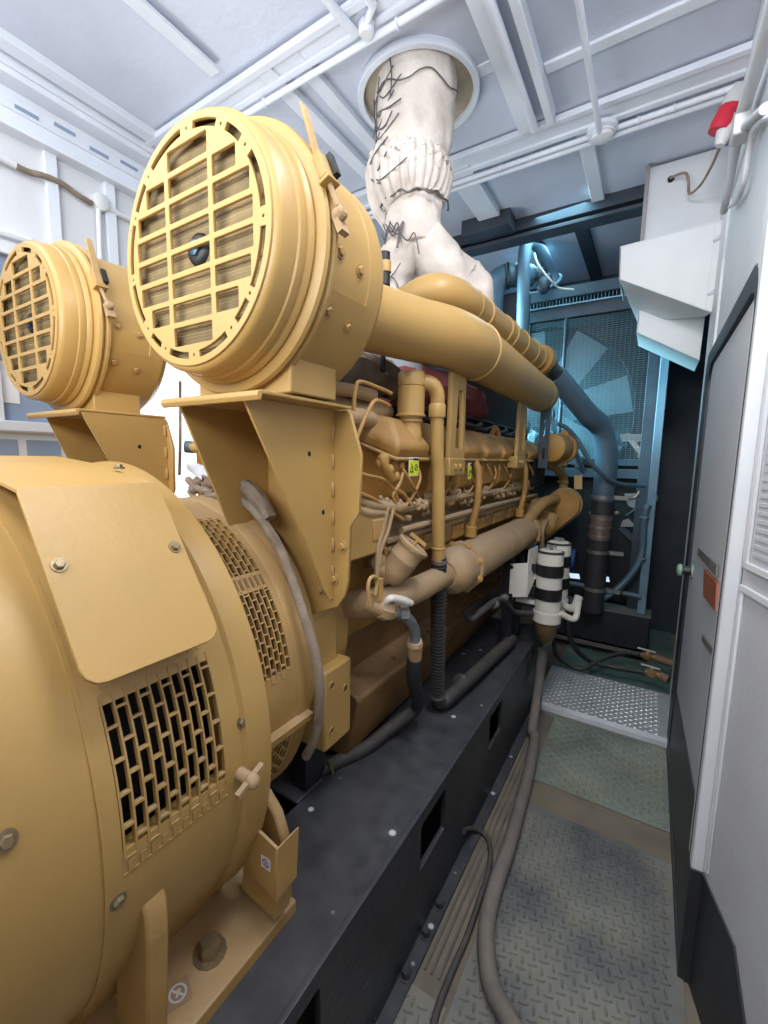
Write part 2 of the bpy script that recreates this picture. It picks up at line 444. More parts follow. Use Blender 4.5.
# ------------------------------------------------ floor plates with raised lugs
def tread(name, x0, x1, y0, y1, z, m, th=.004, pitch=.052, L=.036, W=.009, label=None):
    b = MB(); b.box((x0, y0, z-th), (x1, y1, z))
    i = 0; y = y0+.03
    while y < y1-.02:
        j = 0; x = x0+.03
        while x < x1-.02:
            a = math.radians(20 if (i+j) % 2 else 100)
            c, s = math.cos(a), math.sin(a)
            pts = [(-L/2, 0), (-L*.25, -W/2), (L*.25, -W/2), (L/2, 0), (L*.25, W/2), (-L*.25, W/2)]
            lo = [b.v(x+p*c-q*s, y+p*s+q*c, z) for p, q in pts]
            hi = [b.v(x+(p*.7)*c-(q*.45)*s, y+(p*.7)*s+(q*.45)*c, z+.0055) for p, q in pts]
            b.f(hi)
            for k in range(6): b.f([lo[k], lo[(k+1) % 6], hi[(k+1) % 6], hi[k]])
            x += pitch*.5*1.2; j += 1
        y += pitch*.5*1.2; i += 1
    o = b.build(name, m, None, smooth=False); o['kind'] = 'structure'
    if label: o['label'] = label
    return o
tread('trim_6', -.40, .21, .35, 2.10, .006, TREAD, label='near diamond tread floor plate')
tread('trim_7', -.56, -.405, .35, 1.14, .006, TREAD, label='narrow diamond tread plate by the base frame')
tread('trim_8', -.43, .21, 2.29, 3.02, .006, TREADG, label='middle diamond tread floor plate')
# step plate with rolled nose
b = MB()
prof = [(2.98, .0), (2.965, .03), (2.975, .055), (3.0, .07), (3.60, .07), (3.60, .0)]
b.prism([(-.57, y, z) for y, z in prof], (.78, 0, 0))
i = 0; y = 3.01
while y < 3.58:
    x = -.55; j = 0
    while x < .15:
        a = math.radians(15 if (i+j) % 2 else 105); c, s = math.cos(a), math.sin(a)
        pts = [(-.015, 0), (0, -.005), (.015, 0), (0, .005)]
        lo = [b.v(x+p*c-q*s, y+p*s+q*c, .0699) for p, q in pts]; hi = b.v(x, y, .0745)
        for k in range(4): b.f([lo[k], lo[(k+1) % 4], hi])
        x += .027; j += 1
    y += .027; i += 1
o = b.build('trim_9', ALU, None, smooth=False); o['kind'] = 'structure'; o['label'] = 'shiny raised tread plate before the radiator'
b = MB(); b.box((-.395, 2.105, 0), (.21, 2.285, .003)); struct('trim_10', b, mat('tan_strip', (128, 117, 101), .8, 0, .15, 6, .02), label='tan floor strip between the tread plates')
b = MB()
for x in (-.52, -.497, -.47): b.box((x, 1.2, 0), (x+.008, 2.6, .006))
struct('trim_11', b, FLOORM, label='low rails along the base frame')
b = MB(); b.box((-.55, 3.62, 0), (.25, 5.2, .012)); struct('trim_12', b, GREEND, label='green floor under the radiator')

# ------------------------------------------------ ceiling steel
def beam(n, lo, hi, m=CEILW, lips=None, label=None, raw=0):
    b = MB(); b.box(lo, hi)
    if lips: [b.box(*q) for q in lips]
    return struct('trim_%d' % n, b, m, .004, label=label, raw=raw)
beam(13, (-2.78, 1.545, 3.375), (.235, 1.62, 3.4), lips=[((-2.78, 1.515, 3.362), (.235, 1.548, 3.392)), ((-2.78, 1.605, 3.362), (.235, 1.638, 3.392))], label='white ceiling beam nearest the camera', raw=2)
beam(14, (-2.78, 2.535, 3.372), (.235, 2.645, 3.4), lips=[((-2.78, 2.51, 3.36), (.235, 2.545, 3.39)), ((-2.78, 2.635, 3.36), (.235, 2.67, 3.39))], label='white ceiling beam past the exhaust', raw=2)
beam(15, (-.77, 1.72, 3.33), (-.70, 2.72, 3.4)); beam(16, (-.63, 1.72, 3.33), (-.59, 2.72, 3.4))
beam(17, (-.77, -.6, 3.33), (-.70, 1.70, 3.4)); beam(18, (-.63, -.6, 3.33), (-.59, 1.70, 3.4))
beam(19, (-1.57, 1.78, 3.35), (-1.50, 2.72, 3.4)); beam(20, (-1.74, 1.78, 3.34), (-1.66, 2.72, 3.4))
beam(21, (-1.93, -.6, 3.385), (-1.86, 1.70, 3.4)); beam(22, (-.59, 2.36, 3.385), (.2, 2.42, 3.4))
beam(23, (-1.28, 2.89, 3.32), (-1.12, 3.72, 3.4)); beam(24, (-.53, 2.89, 3.34), (-.45, 3.72, 3.4))
beam(25, (-.97, 2.27, 3.385), (-.77, 2.34, 3.4)); beam(26, (-1.50, 2.14, 3.385), (-1.33, 2.22, 3.4))
# dark steel crossing above the radiator
b = MB(); b.box((-2.8, 3.74, 3.26), (.30, 3.80, 3.4)); b.box((-2.8, 3.72, 3.20), (.30, 3.86, 3.225)); b.box((-2.8, 3.80, 3.22), (.3, 3.83, 3.3))
struct('trim_27', b, DKSTEEL, .004, label='dark steel beam crossing above the radiator')
b = MB(); b.box((-.70, 3.9, 3.30), (-.60, 5.2, 3.4)); struct('trim_28', b, DKSTEEL, .004)
b = MB(); b.box((-.86, 3.9, 3.36), (-.80, 5.2, 3.4)); struct('trim_29', b, TEALD, .004)
b = MB(); b.box((-2.8, 3.93, 3.385), (.30, 5.24, 3.398)); struct('trim_30', b, mat('teal_ceiling', (112, 150, 162), .5, .1, .12, 3, .02, 30), label='teal tinted ceiling sheet above the radiator')
b = MB(); b.box((-1.42, 3.55, 3.24), (-1.05, 3.72, 3.36)); struct('trim_31', b, DKSTEEL, .004)
# corner tray structure along left wall
b = MB()
b.box((LX, -1.0, 3.12), (LX+.05, 4.2, 3.30)); b.box((LX, -1.0, 3.28), (LX+.15, 4.2, 3.31)); b.box((LX+.13, -1.0, 3.31), (LX+.16, 4.2, 3.36)); b.box((LX, -1, 3.10), (LX+.08, 4.2, 3.12))
b.box((LX+.18, -1.0, 3.34), (LX+.26, 4.2, 3.40)); b.box((LX, -1.0, 3.19), (LX+.06, 4.2, 3.20))
tr = struct('trim_32', b, CEILW, .004, label='stepped white channel along the left ceiling edge')
b = MB()
for k in range(9): b.box((LX+.05, .9+k*.17, 3.21+(k % 2)*.02), (LX+.056, 1.0+k*.17, 3.225+(k % 2)*.02))
b.build('punched_slots', GLASS, tr)

# conduits ----------------------------------------------------------
def conduit(pts, r, label, m=CEILW, name='conduit', raw=0):
    b = MB(); b.tube(pts, r, 10, smooth=False)
    o = tag(b.build(name, m, raw=raw), label, 'conduit')
    return o
c = conduit([(-2.5, 1.648, 3.345), (.22, 1.648, 3.345)], .014, 'white conduit along the nearest ceiling beam', raw=2)
for x in (-1.75, -1.0, -.5):
    q = MB(); q.torus((x, 1.648, 3.345), (1, 0, 0), .015, .006, 16, 6); q.build('clip', CEILW, c)
c = conduit([(-2.5, 2.70, 3.35), (.22, 2.70, 3.35)], .014, 'upper thin conduit along the ceiling beam past the exhaust', raw=2)
for x in (-.9, -.2, -.05):
    q = MB(); q.torus((x, 2.70, 3.35), (1, 0, 0), .015, .005, 16, 6); q.build('clip', CEILW, c)
conduit([(-2.5, 2.745, 3.35), (.22, 2.745, 3.35)], .018, 'thicker lower conduit along the ceiling beam past the exhaust', raw=2)
conduit([(-.386, -.5, 3.345), (-.386, 2.86, 3.345)], .014, 'thin white conduit running to the ceiling detector')
conduit([(-.685, -.5, 3.37), (-.685, 2.72, 3.37)], .022, 'round white rod between the two ceiling channels')
conduit([A(333, 0, z=3.36)-V((0, .6, 0)), A(333, 0, z=3.36), A(357, 27, z=3.36)], .018, 'white conduit meeting the ceiling junction box from the left')
conduit([A(375, 0, z=3.36)-V((0, .6, 0)), A(375, 0, z=3.36), A(362, 27, z=3.36)+V((.03, -.02, 0))], .018, 'white conduit meeting the ceiling junction box from the right')
jb = thing('ceiling_junction_box', 'round white junction box on nearest ceiling beam beside exhaust', 'junction box', (-1.12, 1.605, 3.32), at=(-1.12, 1.605, 3.32), sc=(1, 1, 1))
b = MB(); b.lathe((-1.12, 1.605, 3.365), (0, 0, -1), [(0, .032), (.03, .032), (.036, .028)], 20); b.build('box_body', CEILW, jb)
b = MB(); b.lathe((-1.12, 1.605, 3.330), (0, 0, -1), [(0, .026), (.006, .024)], 20); b.build('lid', WHITE, jb)
det = thing('smoke_detector', 'round white smoke detector hanging under the ceiling beam', 'smoke detector', (-.393, 2.90, 3.34))
b = MB(); b.lathe((-.393, 2.90, 3.34), (0, 0, -1), [(0, .075), (.02, .075), (.026, .066)], 28); b.build('base', CEILW, det)
b = MB(); b.lathe((-.393, 2.90, 3.315), (0, 0, -1), [(0, .055), (.012, .058), (.03, .05), (.036, .03)], 28); b.build('sensor_head', WHITE, det)
b = MB()
for r in (.062, .05): b.torus((-.393, 2.90, 3.302), (0, 0, 1), r, .004, 28, 6)
b.build('rib_ring', CEILW, det)
# left wall conduit with tee box
lc = thing('wall_conduit', 'white conduit with tee box along the left wall', 'conduit', (LX, 1.64, 2.97))
b = MB(); b.tube([A(-60, 140, x=LX+.03), A(0, 160, x=LX+.03), A(15, 167, x=LX+.03)], .018, 10, smooth=False); b.build('conduit_pipe', WHITE, lc)
b = MB(); b.tube([A(15, 167, x=LX+.03), A(28, 173, x=LX+.03), A(45, 177, x=LX+.04), A(62, 184, x=LX+.03), A(78, 195, x=LX+.03), A(92, 203, x=LX+.03)], .014, 10); b.build('flexible_section', SLEEVE, lc)
b = MB(); b.tube([A(100, 204, x=LX+.03), A(140, 222, x=LX+.03), A(170, 237, x=LX+.03)], .014, 10, smooth=False); b.tube([A(98, 206, x=LX+.03), A(100, 255, x=LX+.03), A(102, 300, x=LX+.03)], .014, 10, smooth=False); b.build('conduit_pipe', WHITE, lc)
b = MB(); b.lathe(A(97, 203, x=LX), (1, 0, 0), [(0, .045), (.05, .045), (.056, .035)], 20); b.build('tee_box', WHITE, lc)
# bracket shelf rails low on left wall
b = MB(); b.tube([A(-30, 222, x=LX+.02), A(30, 240, x=LX+.02)], .02, 8, smooth=False); tag(b.build('wall_rail', CEILW), 'short white rail on left wall behind the left air cleaner', 'rail')
# ================================================================== BASE FRAME
fr = thing('base_frame', 'long black steel base frame with square cutouts carrying the generator set', 'base frame', (-1.3, 1.7, 0), low=True, ref=(-.6, 1.7, 0))
def side_plate(x, sgn):
    outer = [(.2, 0), (3.28, 0), (3.28, .46), (3.26, .48), (.2, .48)]
    holes = [rrect(y, .265, y+.215, .435, .012, 2) for y in (.52, 1.275, 2.03, 2.785)]
    return plate(outer, holes, .014, frame((x, 0, 0), (0, 1, 0), (0, 0, 1)), .002)
b = MB(); b.mesh(side_plate(-.582, 1)); b.build('side_rail', RAIL, fr)
b = MB(); b.box((-.95, .2, .466), (-.575, 3.28, .48)); b.box((-1.14, 1.075, .466), (-.951, 3.28, .4795)); b.build('top_plate', RAIL, fr, .006)
b = MB(); b.box((-1.14, 1.075, .26), (-1.13, 3.28, .466)); b.box((-.95, .2, .0), (-.94, 3.28, .466)); b.box((-1.14, 1.08, .255), (-.95, 3.28, .265))
b.build('inner_web', RAIL, fr)
b = MB(); b.box((-.70, .2, 0), (-.53, 3.28, .014)); b.build('bottom_flange', RAIL, fr, .003)
b = MB(); b.box((-2.03, .2, 0), (-1.65, 3.28, .48)); b.build('side_rail', RAIL, fr, .01)
b = MB(); 
for y in (.25, 1.7, 3.1): b.box((-1.66, y, .05), (-.94, y+.12, .42))
b.build('cross_member', BLACK, fr)
for y in (.92, 1.15, 1.30, 1.42):
    q = MB(); q.hexbolt((-.555, y, .014), (0, 0, 1), .016, .02); q.build('bolt', BLACK, fr)

# ================================================================== ALTERNATOR
XC, ZC = -1.3, 1.03
def PC(t, y, r): t = math.radians(t); return V((XC+r*math.cos(t), y, ZC+r*math.sin(t)))
def arcbox(b, y0, y1, t0, t1, r0, r1, n=None):
    n = n or max(1, int(abs(t1-t0)/4)); pr = None
    for i in range(n+1):
        t = t0+(t1-t0)*i/n
        c = [b.v(PC(t, y0, r0)), b.v(PC(t, y1, r0)), b.v(PC(t, y1, r1)), b.v(PC(t, y0, r1))]
        if pr:
            for k in range(4): b.f([pr[k], pr[(k+1) % 4], c[(k+1) % 4], c[k]])
        else: b.f(c[::-1])
        pr = c
    b.f(pr)
def shell(b, y0, y1, r, th, holes):
    """full ring band y0..y1 with rectangular openings (ya,yb,ta,tb)"""
    ys = sorted({y0, y1} | {h[0] for h in holes} | {h[1] for h in holes})
    ts = sorted({h[2] for h in holes} | {h[3] for h in holes})
    t0 = ts[0]; allt = set(ts) | {t0+360}
    a = ts[-1]
    while a < t0+360-5: allt.add(a); a += 6
    for i in range(len(ts)-1):
        k = ts[i]
        while k < ts[i+1]: allt.add(k); k += 4
    tt = sorted(allt)
    for i in range(len(ys)-1):
        for j in range(len(tt)-1):
            ym, tm = (ys[i]+ys[i+1])/2, (tt[j]+tt[j+1])/2
            if any(h[0] < ym < h[1] and h[2] < tm < h[3] for h in holes): continue
            a0, a1 = tt[j], tt[j+1]
            b.f([b.v(PC(a0, ys[i], r)), b.v(PC(a1, ys[i], r)), b.v(PC(a1, ys[i+1], r)), b.v(PC(a0, ys[i+1], r))])
    for h in holes:
        for (ya, yb) in ((h[0], h[0]), (h[1], h[1])):
            n = 12
            for k in range(n):
                a0 = h[2]+(h[3]-h[2])*k/n; a1 = h[2]+(h[3]-h[2])*(k+1)/n
                b.f([b.v(PC(a0, ya, r)), b.v(PC(a1, ya, r)), b.v(PC(a1, ya, r-th)), b.v(PC(a0, ya, r-th))])
        for t in (h[2], h[3]):
            b.f([b.v(PC(t, h[0], r)), b.v(PC(t, h[1], r)), b.v(PC(t, h[1], r-th)), b.v(PC(t, h[0], r-th))])
    bmesh.ops.remove_doubles(b.bm, verts=b.bm.verts, dist=1e-5)
def slots(b, y0, y1, t0, t1, ncol, nrow, bw, bt, r0, r1):
    dy = (y1-y0)/ncol; dt = (t1-t0)/nrow
    for i in range(ncol+1): arcbox(b, y0+i*dy-bw/2, y0+i*dy+bw/2, t0, t1, r0, r1)
    for i in range(ncol):
        for k in range(nrow+1):
            t = t0+(k+(.5 if i % 2 else 0))*dt
            if t > t1: continue
            arcbox(b, y0+i*dy, y0+(i+1)*dy, t-bt/2, t+bt/2, r0, r1, 1)

alt = thing('alternator', 'big round yellow alternator with vent grilles at lower left', 'alternator', (XC, .2, .48), ref=(-.72, .55, .5))
b = MB()
b.lathe((XC, 0, ZC), (0, 1, 0), [(-.7, .3), (-.7, .58), (-.68, .6), (.36, .6)], 96, True, False)
shell(b, .362, .645, .603, .03, [(.385, .60, 0, 23)])
b.lathe((XC, 0, ZC), (0, 1, 0), [(.354, .59), (.354, .6035), (.362, .6035)], 96, False, False)
b.lathe((XC, 0, ZC), (0, 1, 0), [(.645, .603), (.652, .612), (.70, .620), (.712, .62), (.72, .612), (.72, .45)], 96, False, False)
b.build('housing', YEL, alt)
b = MB(); b.lathe((XC, 0, ZC), (0, 1, 0), [(-.6, .5), (.96, .46)], 48); b.build('winding_core', DARK, alt)
b = MB(); slots(b, .388, .598, -1.5, 24.5, 10, 5, .0038, .42, .594, .6045)
b.build('vent_grille', YELD, alt)
for t, ta in ((25.5, 27.3), (-4, -4.4)):
    b = MB()
    for i in range(10):
        y = .388+.021*i+.0105; arcbox(b, y-.006, y+.006, t, t+1.8, .603, .6042, 1)
    arcbox(b, .385, .603, ta, ta+.4, .602, .6036, 1)
    b.build('blind_slots', YELD, alt)
# shoulder cover sheet
b = MB()
prof = [(-1.34, 1.662), (-1.12, 1.646), (-.885, 1.612)]
th = V((.1, 0, 1)).normalized()*.006
b.prism([V((x, .345, z)) for x, z in prof]+[V((x, .345, z))-V((0, 0, .007)) for x, z in prof[::-1]], (0, .245, 0))
e0, e1 = V((-.885, .345, 1.612)), V((-.69, .345, 1.33)); dd = (e1-e0); Ld = dd.length; dd.normalize()
M4 = frame(e0, (0, 1, 0), -dd)      # local x=+Y, local y=up the sheet, z outward
def cov(x, y, o=0): return M4 @ V((x, -y, o))
pts = [(0, 0), (.245, 0)]+[(.245-.03+.03*math.cos(a), -(Ld-.03)-.03*math.sin(a)) for a in (0, .5, 1.05, PI/2)]+[(.03-.03*math.sin(a), -(Ld-.03)-.03*math.cos(a)) for a in (0, .5, 1.05, PI/2)]
b.mesh(plate(pts, [], .006, M4, .001))
b.prism([V((-1.3, .40, 1.60)), V((-.92, .40, 1.53)), V((-.84, .40, 1.40)), V((-1.0, .40, 1.5))], (0, .0, 0))
cv = b.build('terminal_cover', YEL, alt, .002)
for (x, y) in ((.02, Ld*.42), (.225, Ld*.43)):
    q = MB(); q.hexbolt(cov(x, y, .004), cov(0, 0, 1)-cov(0, 0, 0), .0085, .008); q.build('bolt', ZINC, cv)
q = MB(); q.hexbolt((-1.02, .585, 1.640), (0, 0, 1), .008, .008); q.build('bolt', ZINC, cv)
for (t, y) in ((12.1, .24), (-8, .375), (8.5, .65)):
    q = MB(); n = PC(t, y, 1)-PC(t, y, 0); q.hexbolt(PC(t, y, .602), n, .010, .009); q.build('housing_bolt', ZINC, alt)
# lever tap
lv = MB(); p = PC(-1.5, .635, .60); q = PC(-1.5, .635, .64)
lv.cyl(p, q, .014, .014, 12); lv.sphere(q, .017); lt = lv.build('drain_tap', DUSTY, alt)
lv = MB(); lv.bar(q+V((0, -.04, -.008)), q+V((0, .03, .02)), .012, .008); lv.build('tap_lever', DUSTY, lt)
# slotted coupling ring
b = MB()
shell(b, .715, .935, .5, .03, [(.80, .915, 9, 35), (.80, .915, 41, 66), (.82, .92, -34, -15)])
b.lathe((XC, 0, ZC), (0, 1, 0), [(.935, .5), (.94, .503), (.985, .503), (.985, .46)], 80, False, False)
ring = b.build('coupling_ring', YELD, alt)
b = MB()
slots(b, .802, .913, 7, 36, 6, 8, .0034, .4, .490, .5015); slots(b, .802, .913, 40, 67, 6, 7, .0034, .4, .490, .5015)
b.build('ring_grille', YELD, alt)
b = MB(); slots(b, .822, .918, -35, -14, 6, 5, .0034, .4, .490, .5015); b.build('ring_grille', YELD, alt)
b = MB()
for i in range(6):
    y = .802+.0185*(i+.5); arcbox(b, y-.005, y+.005, 36.2, 39.6, .499, .5015, 1)
b.build('blind_slots', BROWN, alt)
b = MB(); arcbox(b, .78, .98, -10.5, -8.5, .49, .525, 1); b.build('joint_ledge', YELD, alt)
# mounting foot
ft = MB(); ft.box((-1.02, .28, .516), (-.700, .812, .552)); foot = ft.build('mounting_foot', YELD, alt, .004)
ft = MB(); ft.prism([V((x, .36, z)) for x, z in ((-.765, .76), (-.80, .77), (-.93, .62), (-.93, .53), (-.90, .53))], (0, .36, 0)); ft.build('skirt', YEL, foot)
def gus(pts, y, th, name, m=YELD, par=foot, bev=.006):
    q = MB(); q.prism([A(u, v, y=y) for u, v in pts], (0, th, 0)); return q.build(name, m, par, bev)
gus([(112, 1060), (113, 890), (118, 880), (128, 875), (137, 885), (147, 915), (149, 950), (148, 1060)], .42, .045, 'gusset', YELD)
gus([(240, 880), (243, 800), (252, 787), (262, 790), (276, 812), (284, 838), (286, 900)], .745, .03, 'gusset', YELD)
pl = MB(); pl.prism([A(u, v, y=.70) for u, v in ((244, 815), (278, 843), (276, 895), (243, 862))], (0, .008, 0))
pl.prism([A(278, 843, y=.70), A(276, 895, y=.70), A(276, 895, y=.70)+V((.004, 0, 0)), A(278, 843, y=.70)+V((.004, 0, 0))], (0, .075, 0))
pl.prism([A(u, v, y=.715) for u, v in ((244, 850), (279, 880), (277, 915), (240, 885))], (0, .05, 0))
pk = pl.build('gusset_pocket', YELD, foot, .002)
def sticker(c, ax, ay, s, parent, m0=PAPER, kind='no'):
    Mx = frame(c, ax, ay); n = Mx.to_3x3() @ V((0, 0, 1))
    q = MB(); q.mesh(plate(rrect(-s, -s, s, s, s*.08, 2), [], .0006, Mx)); st = q.build('sticker', m0, parent)
    T = lambda pts: [Mx @ V((x*s, y*s, .0008)) for x, y in pts]
    q = MB(); q.mesh(plate(circ(s*.72, 28), [circ(s*.56, 28)], .0004, Mx @ Matrix.Translation((0, 0, .0007))))
    q.prism(T(((-.5, .38), (-.38, .5), (.5, -.38), (.38, -.5))), n*.0005); q.build('sign_ring', INKP if m0 is PAPER else PLUGG, st)
    q = MB(); q.prism(T(((-.25, -.3), (-.05, -.3), (.3, .2), (.1, .3))), n*.0004); q.prism(T(((-.3, .05), (.0, .22), (.0, .3), (-.3, .15))), n*.0004)
    q.build('sign_figure', INKR if m0 is PAPER else PLUGG, st)
sticker(A(267, 858, y=.699), (1, 0, 0), (0, 0, 1), .015, pk)
sticker(V((-.775, .515, .5535)), V((.4, .9, 0)), V((-.9, .4, 0)), .026, foot, mat('etched_plate', (168, 140, 112), .5, .2, .05, 8, 0))
q = MB(); q.hexbolt((-.785, .605, .553), (0, 0, 1), .026, .032); q.build('anchor_bolt', ZINC, foot)
q = MB(); q.cyl((-.67, .535, .48), (-.67, .535, .50), .014); tag(q.build('rail_stud', DUSTY), 'small round stud on black rail beside alternator foot', 'stud')

# ================================================================== AIR CLEANERS
def make_air_cleaner(loc, label, where):
    o = V(loc); t = thing('air_cleaner', label, 'air cleaner', o, 'air cleaners', at=where, sc=(1.05, 1.05, 1.05))
    P = lambda x, y, z: o+V((x, y, z))
    # face plate with openings
    holes = []
    ph = .049; hh = .0405
    for k in range(8):
        z = (k-3.5)*ph
        holes.append(rrect(-.065, z-hh/2, .065, z+hh/2, .004, 2))
        if 0 < k < 7:
            w = min(.188, math.sqrt(.2035**2-(abs(z)+.0203)**2))
            holes.append(rrect(.076, z-hh/2, w, z+hh/2, .004, 2)); holes.append(rrect(-w, z-hh/2, -.076, z+hh/2, .004, 2))
    for a0, a1 in ((-32, -4), (4, 32), (42, 56), (64, 84), (94, 124), (133, 149), (156, 188-4), (190, 215), (226, 238), (247, 266), (275, 300), (309, 322)):
        pts = []
        R0, R1 = .2050, .2210
        n = 8
        for i in range(n+1):
            a = math.radians(a0+(a1-a0)*i/n); pts.append((R1*math.cos(a), R1*math.sin(a)))
        for i in range(n, -1, -1):
            a = math.radians(a0+(a1-a0)*i/n); pts.append((R0*math.cos(a), R0*math.sin(a)))
        holes.append(pts)
    for a in (0, 37, 60, 89, 128.5, 152.5, 187, 220.5, 242.5, 270.5, 304.5, 325): 
        holes.append(circ(.0042, 10, (.213*math.cos(math.radians(a)), .213*math.sin(math.radians(a)))))
    b = MB(); b.mesh(plate(circ(.2325, 72), holes, .005, XZ(o+V((0, .002, 0))), .0012))
    b.build('face_plate', YEL, t)
    b = MB(); b.lathe(o, (0, 1, 0), [(.003, .2325), (.0036, .2355), (.008, .2415), (.016, .246), (.05, .2475), (.052, .252), (.062, .254), (.070, .252), (.074, .256), (.082, .2585), (.088, .256), (.090, .268), (.094, .277), (.102, .280), (.109, .276), (.110, .262)], 80, False, False)
    b.build('cover_rim', YEL, t)
    b = MB(); b.lathe(o, (0, 1, 0), [(.112, .256), (.113, .272), (.119, .279), (.127, .279), (.132, .270), (.134, .262), (.26, .262), (.262, .2645), (.31, .2645), (.313, .262), (.325, .258), (.34, .24), (.352, .19), (.356, .12)], 80, True, True)
    hs = b.build('canister', YEL, t)
    b = MB(); b.lathe(o, (0, 1, 0), [(.022, .226), (.024, .226)], 64); b.build('filter_element', FILT, t)
    b = MB(); b.lathe(P(.0, .016, 0), (0, -1, 0), [(-.008, .034), (.0, .030), (.004, .022)], 20); nt = b.build('filter_nut', INK, t)
    b = MB(); b.lathe(P(.0, .016, 0), (0, -1, 0), [(0, .017), (.009, .016), (.011, .010)], 6); b.build('hex_cap', NUT, nt)
    # over-centre clamp on the upper right
    a = math.radians(24); n = V((math.cos(a), 0, math.sin(a))); tg = V((-math.sin(a), 0, math.cos(a)))
    R = Matrix((n, V((0, 1, 0)), tg)).transposed()
    b = MB(); b.obox(o+n*.287+V((0, .104, 0))-tg*.0, (.018, .028, .050), R); b.obox(o+n*.287+V((0, .104, 0))-tg*.033, (.026, .036, .007), R)
    b.prism([o+n*.284+V((0, .10, 0))+tg*.03, o+n*.292+V((0, .10, 0))+tg*.14, o+n*.288+V((0, .10, 0))+tg*.145, o+n*.276+V((0, .10, 0))+tg*.03], (0, .02, 0))
    cl = b.build('clamp_latch', YELD, t, .002)
    b = MB(); b.obox(o+n*.299+V((0, .119, 0))+tg*.004, (.014, .014, .044), R); b.build('latch_slot', INK, cl)
    b = MB(); b.tube([o+n*.287+V((0, .104, 0))-tg*.03, o+n*.284+V((0, .112, 0))-tg*.075], .0055, 8); b.lathe(o+n*.272+V((0, .118, 0))-tg*.085, n, [(0, .014), (.016, .013), (.02, .008)], 10)
    b.obox(o+n*.272+V((0, .12, 0))-tg*.10, (.012, .024, .04), R); b.build('clamp_screw', DUSTY, cl)
    for (ang, yy, l) in ((-2, .155, .262), (-4.5, .225, .262), (-27, .15, .2645), (-30, .225, .2645)):
        aa = math.radians(ang); nn = V((math.cos(aa), 0, math.sin(aa)))
        q = MB(); q.hexbolt(o+nn*l+V((0, yy, 0)), nn, .0095, .008); q.build('bolt', YELD, t)
    # lap seam
    b = MB()
    pr = None
    for i in range(13):
        aa = math.radians(-18-i*9); nn = V((math.cos(aa), 0, math.sin(aa)))
        c = [b.v(o+nn*.262+V((0, .135, 0))), b.v(o+nn*.2655+V((0, .137, 0))), b.v(o+nn*.2655+V((0, .27, 0))), b.v(o+nn*.262+V((0, .272, 0)))]
        if pr:
            for k in range(3): b.f([pr[k], pr[k+1], c[k+1], c[k]])
        else: b.f(c)
        pr = c
    b.f(pr); b.build('saddle_band', YEL, t)
    b = MB(); b.prism([P(-.15, .115, -.283), P(.162, .115, -.283), P(.162, .115, -.19), P(.10, .115, -.225), P(-.10, .115, -.225), P(-.15, .115, -.19)], (0, .155, 0))
    b.build('saddle_foot', YEL, t, .004)
    return t
ac1 = make_air_cleaner((-.857, .705, 2.075), 'larger looking nearer round yellow air cleaner with clamp, above engine bracket', (-.869, .60, 2.07))
ac2 = copy_tree(ac1); ac2.location = (-1.85, .64, 2.07); ac2['label'] = 'farther round yellow air cleaner at the left edge of the picture'

# ================================================================== BRACKETS
def bracket(x0, x1, y0, y1, gx, gx2, zt, label, mir=0):
    t = thing('air_cleaner_bracket', label, 'bracket', ((x0+x1)/2, y1, zt), 'air cleaner brackets')
    b = MB()
    pr = [(y0, zt-.022), (y0-.006, zt-.012), (y0-.004, zt-.003), (y0+.006, zt), (y1, zt), (y1, zt-.008), (y0+.010, zt-.008), (y0+.006, zt-.022)]
    b.prism([V((x0, y, z)) for y, z in pr], (x1-x0, 0, 0)); b.build('shelf', YEL, t, .002)
    for g in (gx, gx2):
        pf = ((y0+.012, zt-.009), (y1, zt-.009), (y1, 1.24), (y1-.02, 1.24), (y1-.055, 1.29), (y1-.12, 1.42)) if g == gx else ((y0+.035, zt-.009), (y1, zt-.009), (y1, 1.15), (y1-.03, 1.16))
        b = MB(); b.prism([V((g, y, z)) for y, z in pf], (.008, 0, 0))
        gg = b.build('gusset', YEL, t)
        if g == gx:
            b = MB()
            for k in range(6): b.lathe((g+.008, y1-.006, 1.30+k*.08), (0, 0, 1), [(0, .002), (.006, .006), (.036, .006), (.042, .002)], 8)
            b.build('weld_bead', YELD, gg)
            for (y, z) in ((y1-.11, 1.66), (y1-.05, 1.50)):
                q = MB(); q.cyl((g+.0075, y, z), (g+.0085, y, z), .007, None, 12); q.build('drill_hole', INK, gg)
    xr = x1-.005+(.01)
    b = MB()
    pts = [(x0+.02, zt-.009), (x1-.02, zt-.009), (x1-.006, zt-.02), (x1+.032, 1.66), (x1+.026, 1.50), (x1-.004, 1.46), (x1-.012, 1.30), (x1-.022, 1.255), (x1-.05, 1.215), (x1-.09, 1.20), (x0+.2, 1.17), (x0+.1, 1.15), (x0+.02, 1.15)]
    b.prism([V((x, y1, z)) for x, z in pts], (0, .012, 0)); bp = b.build('back_plate', YEL, t, .002)
    for (x, z) in ((x1-.03, 1.40), (x1-.06, 1.30), (x1-.11, 1.26), (x1-.22, 1.24), (x1-.28, 1.27)):
        q = MB(); q.hexbolt((x, y1-.002, z), (0, -1, 0), .011, .010); q.build('bolt', YELD, bp)
    return t
bracket(-1.085, -.728, .752, 1.10, -.80, -1.07, 1.79, 'near yellow folded bracket holding the nearer air cleaner above the flywheel housing')
bracket(-1.985, -1.60, .845, 1.16, -1.61, -1.93, 1.775, 'far yellow folded bracket holding the left air cleaner')
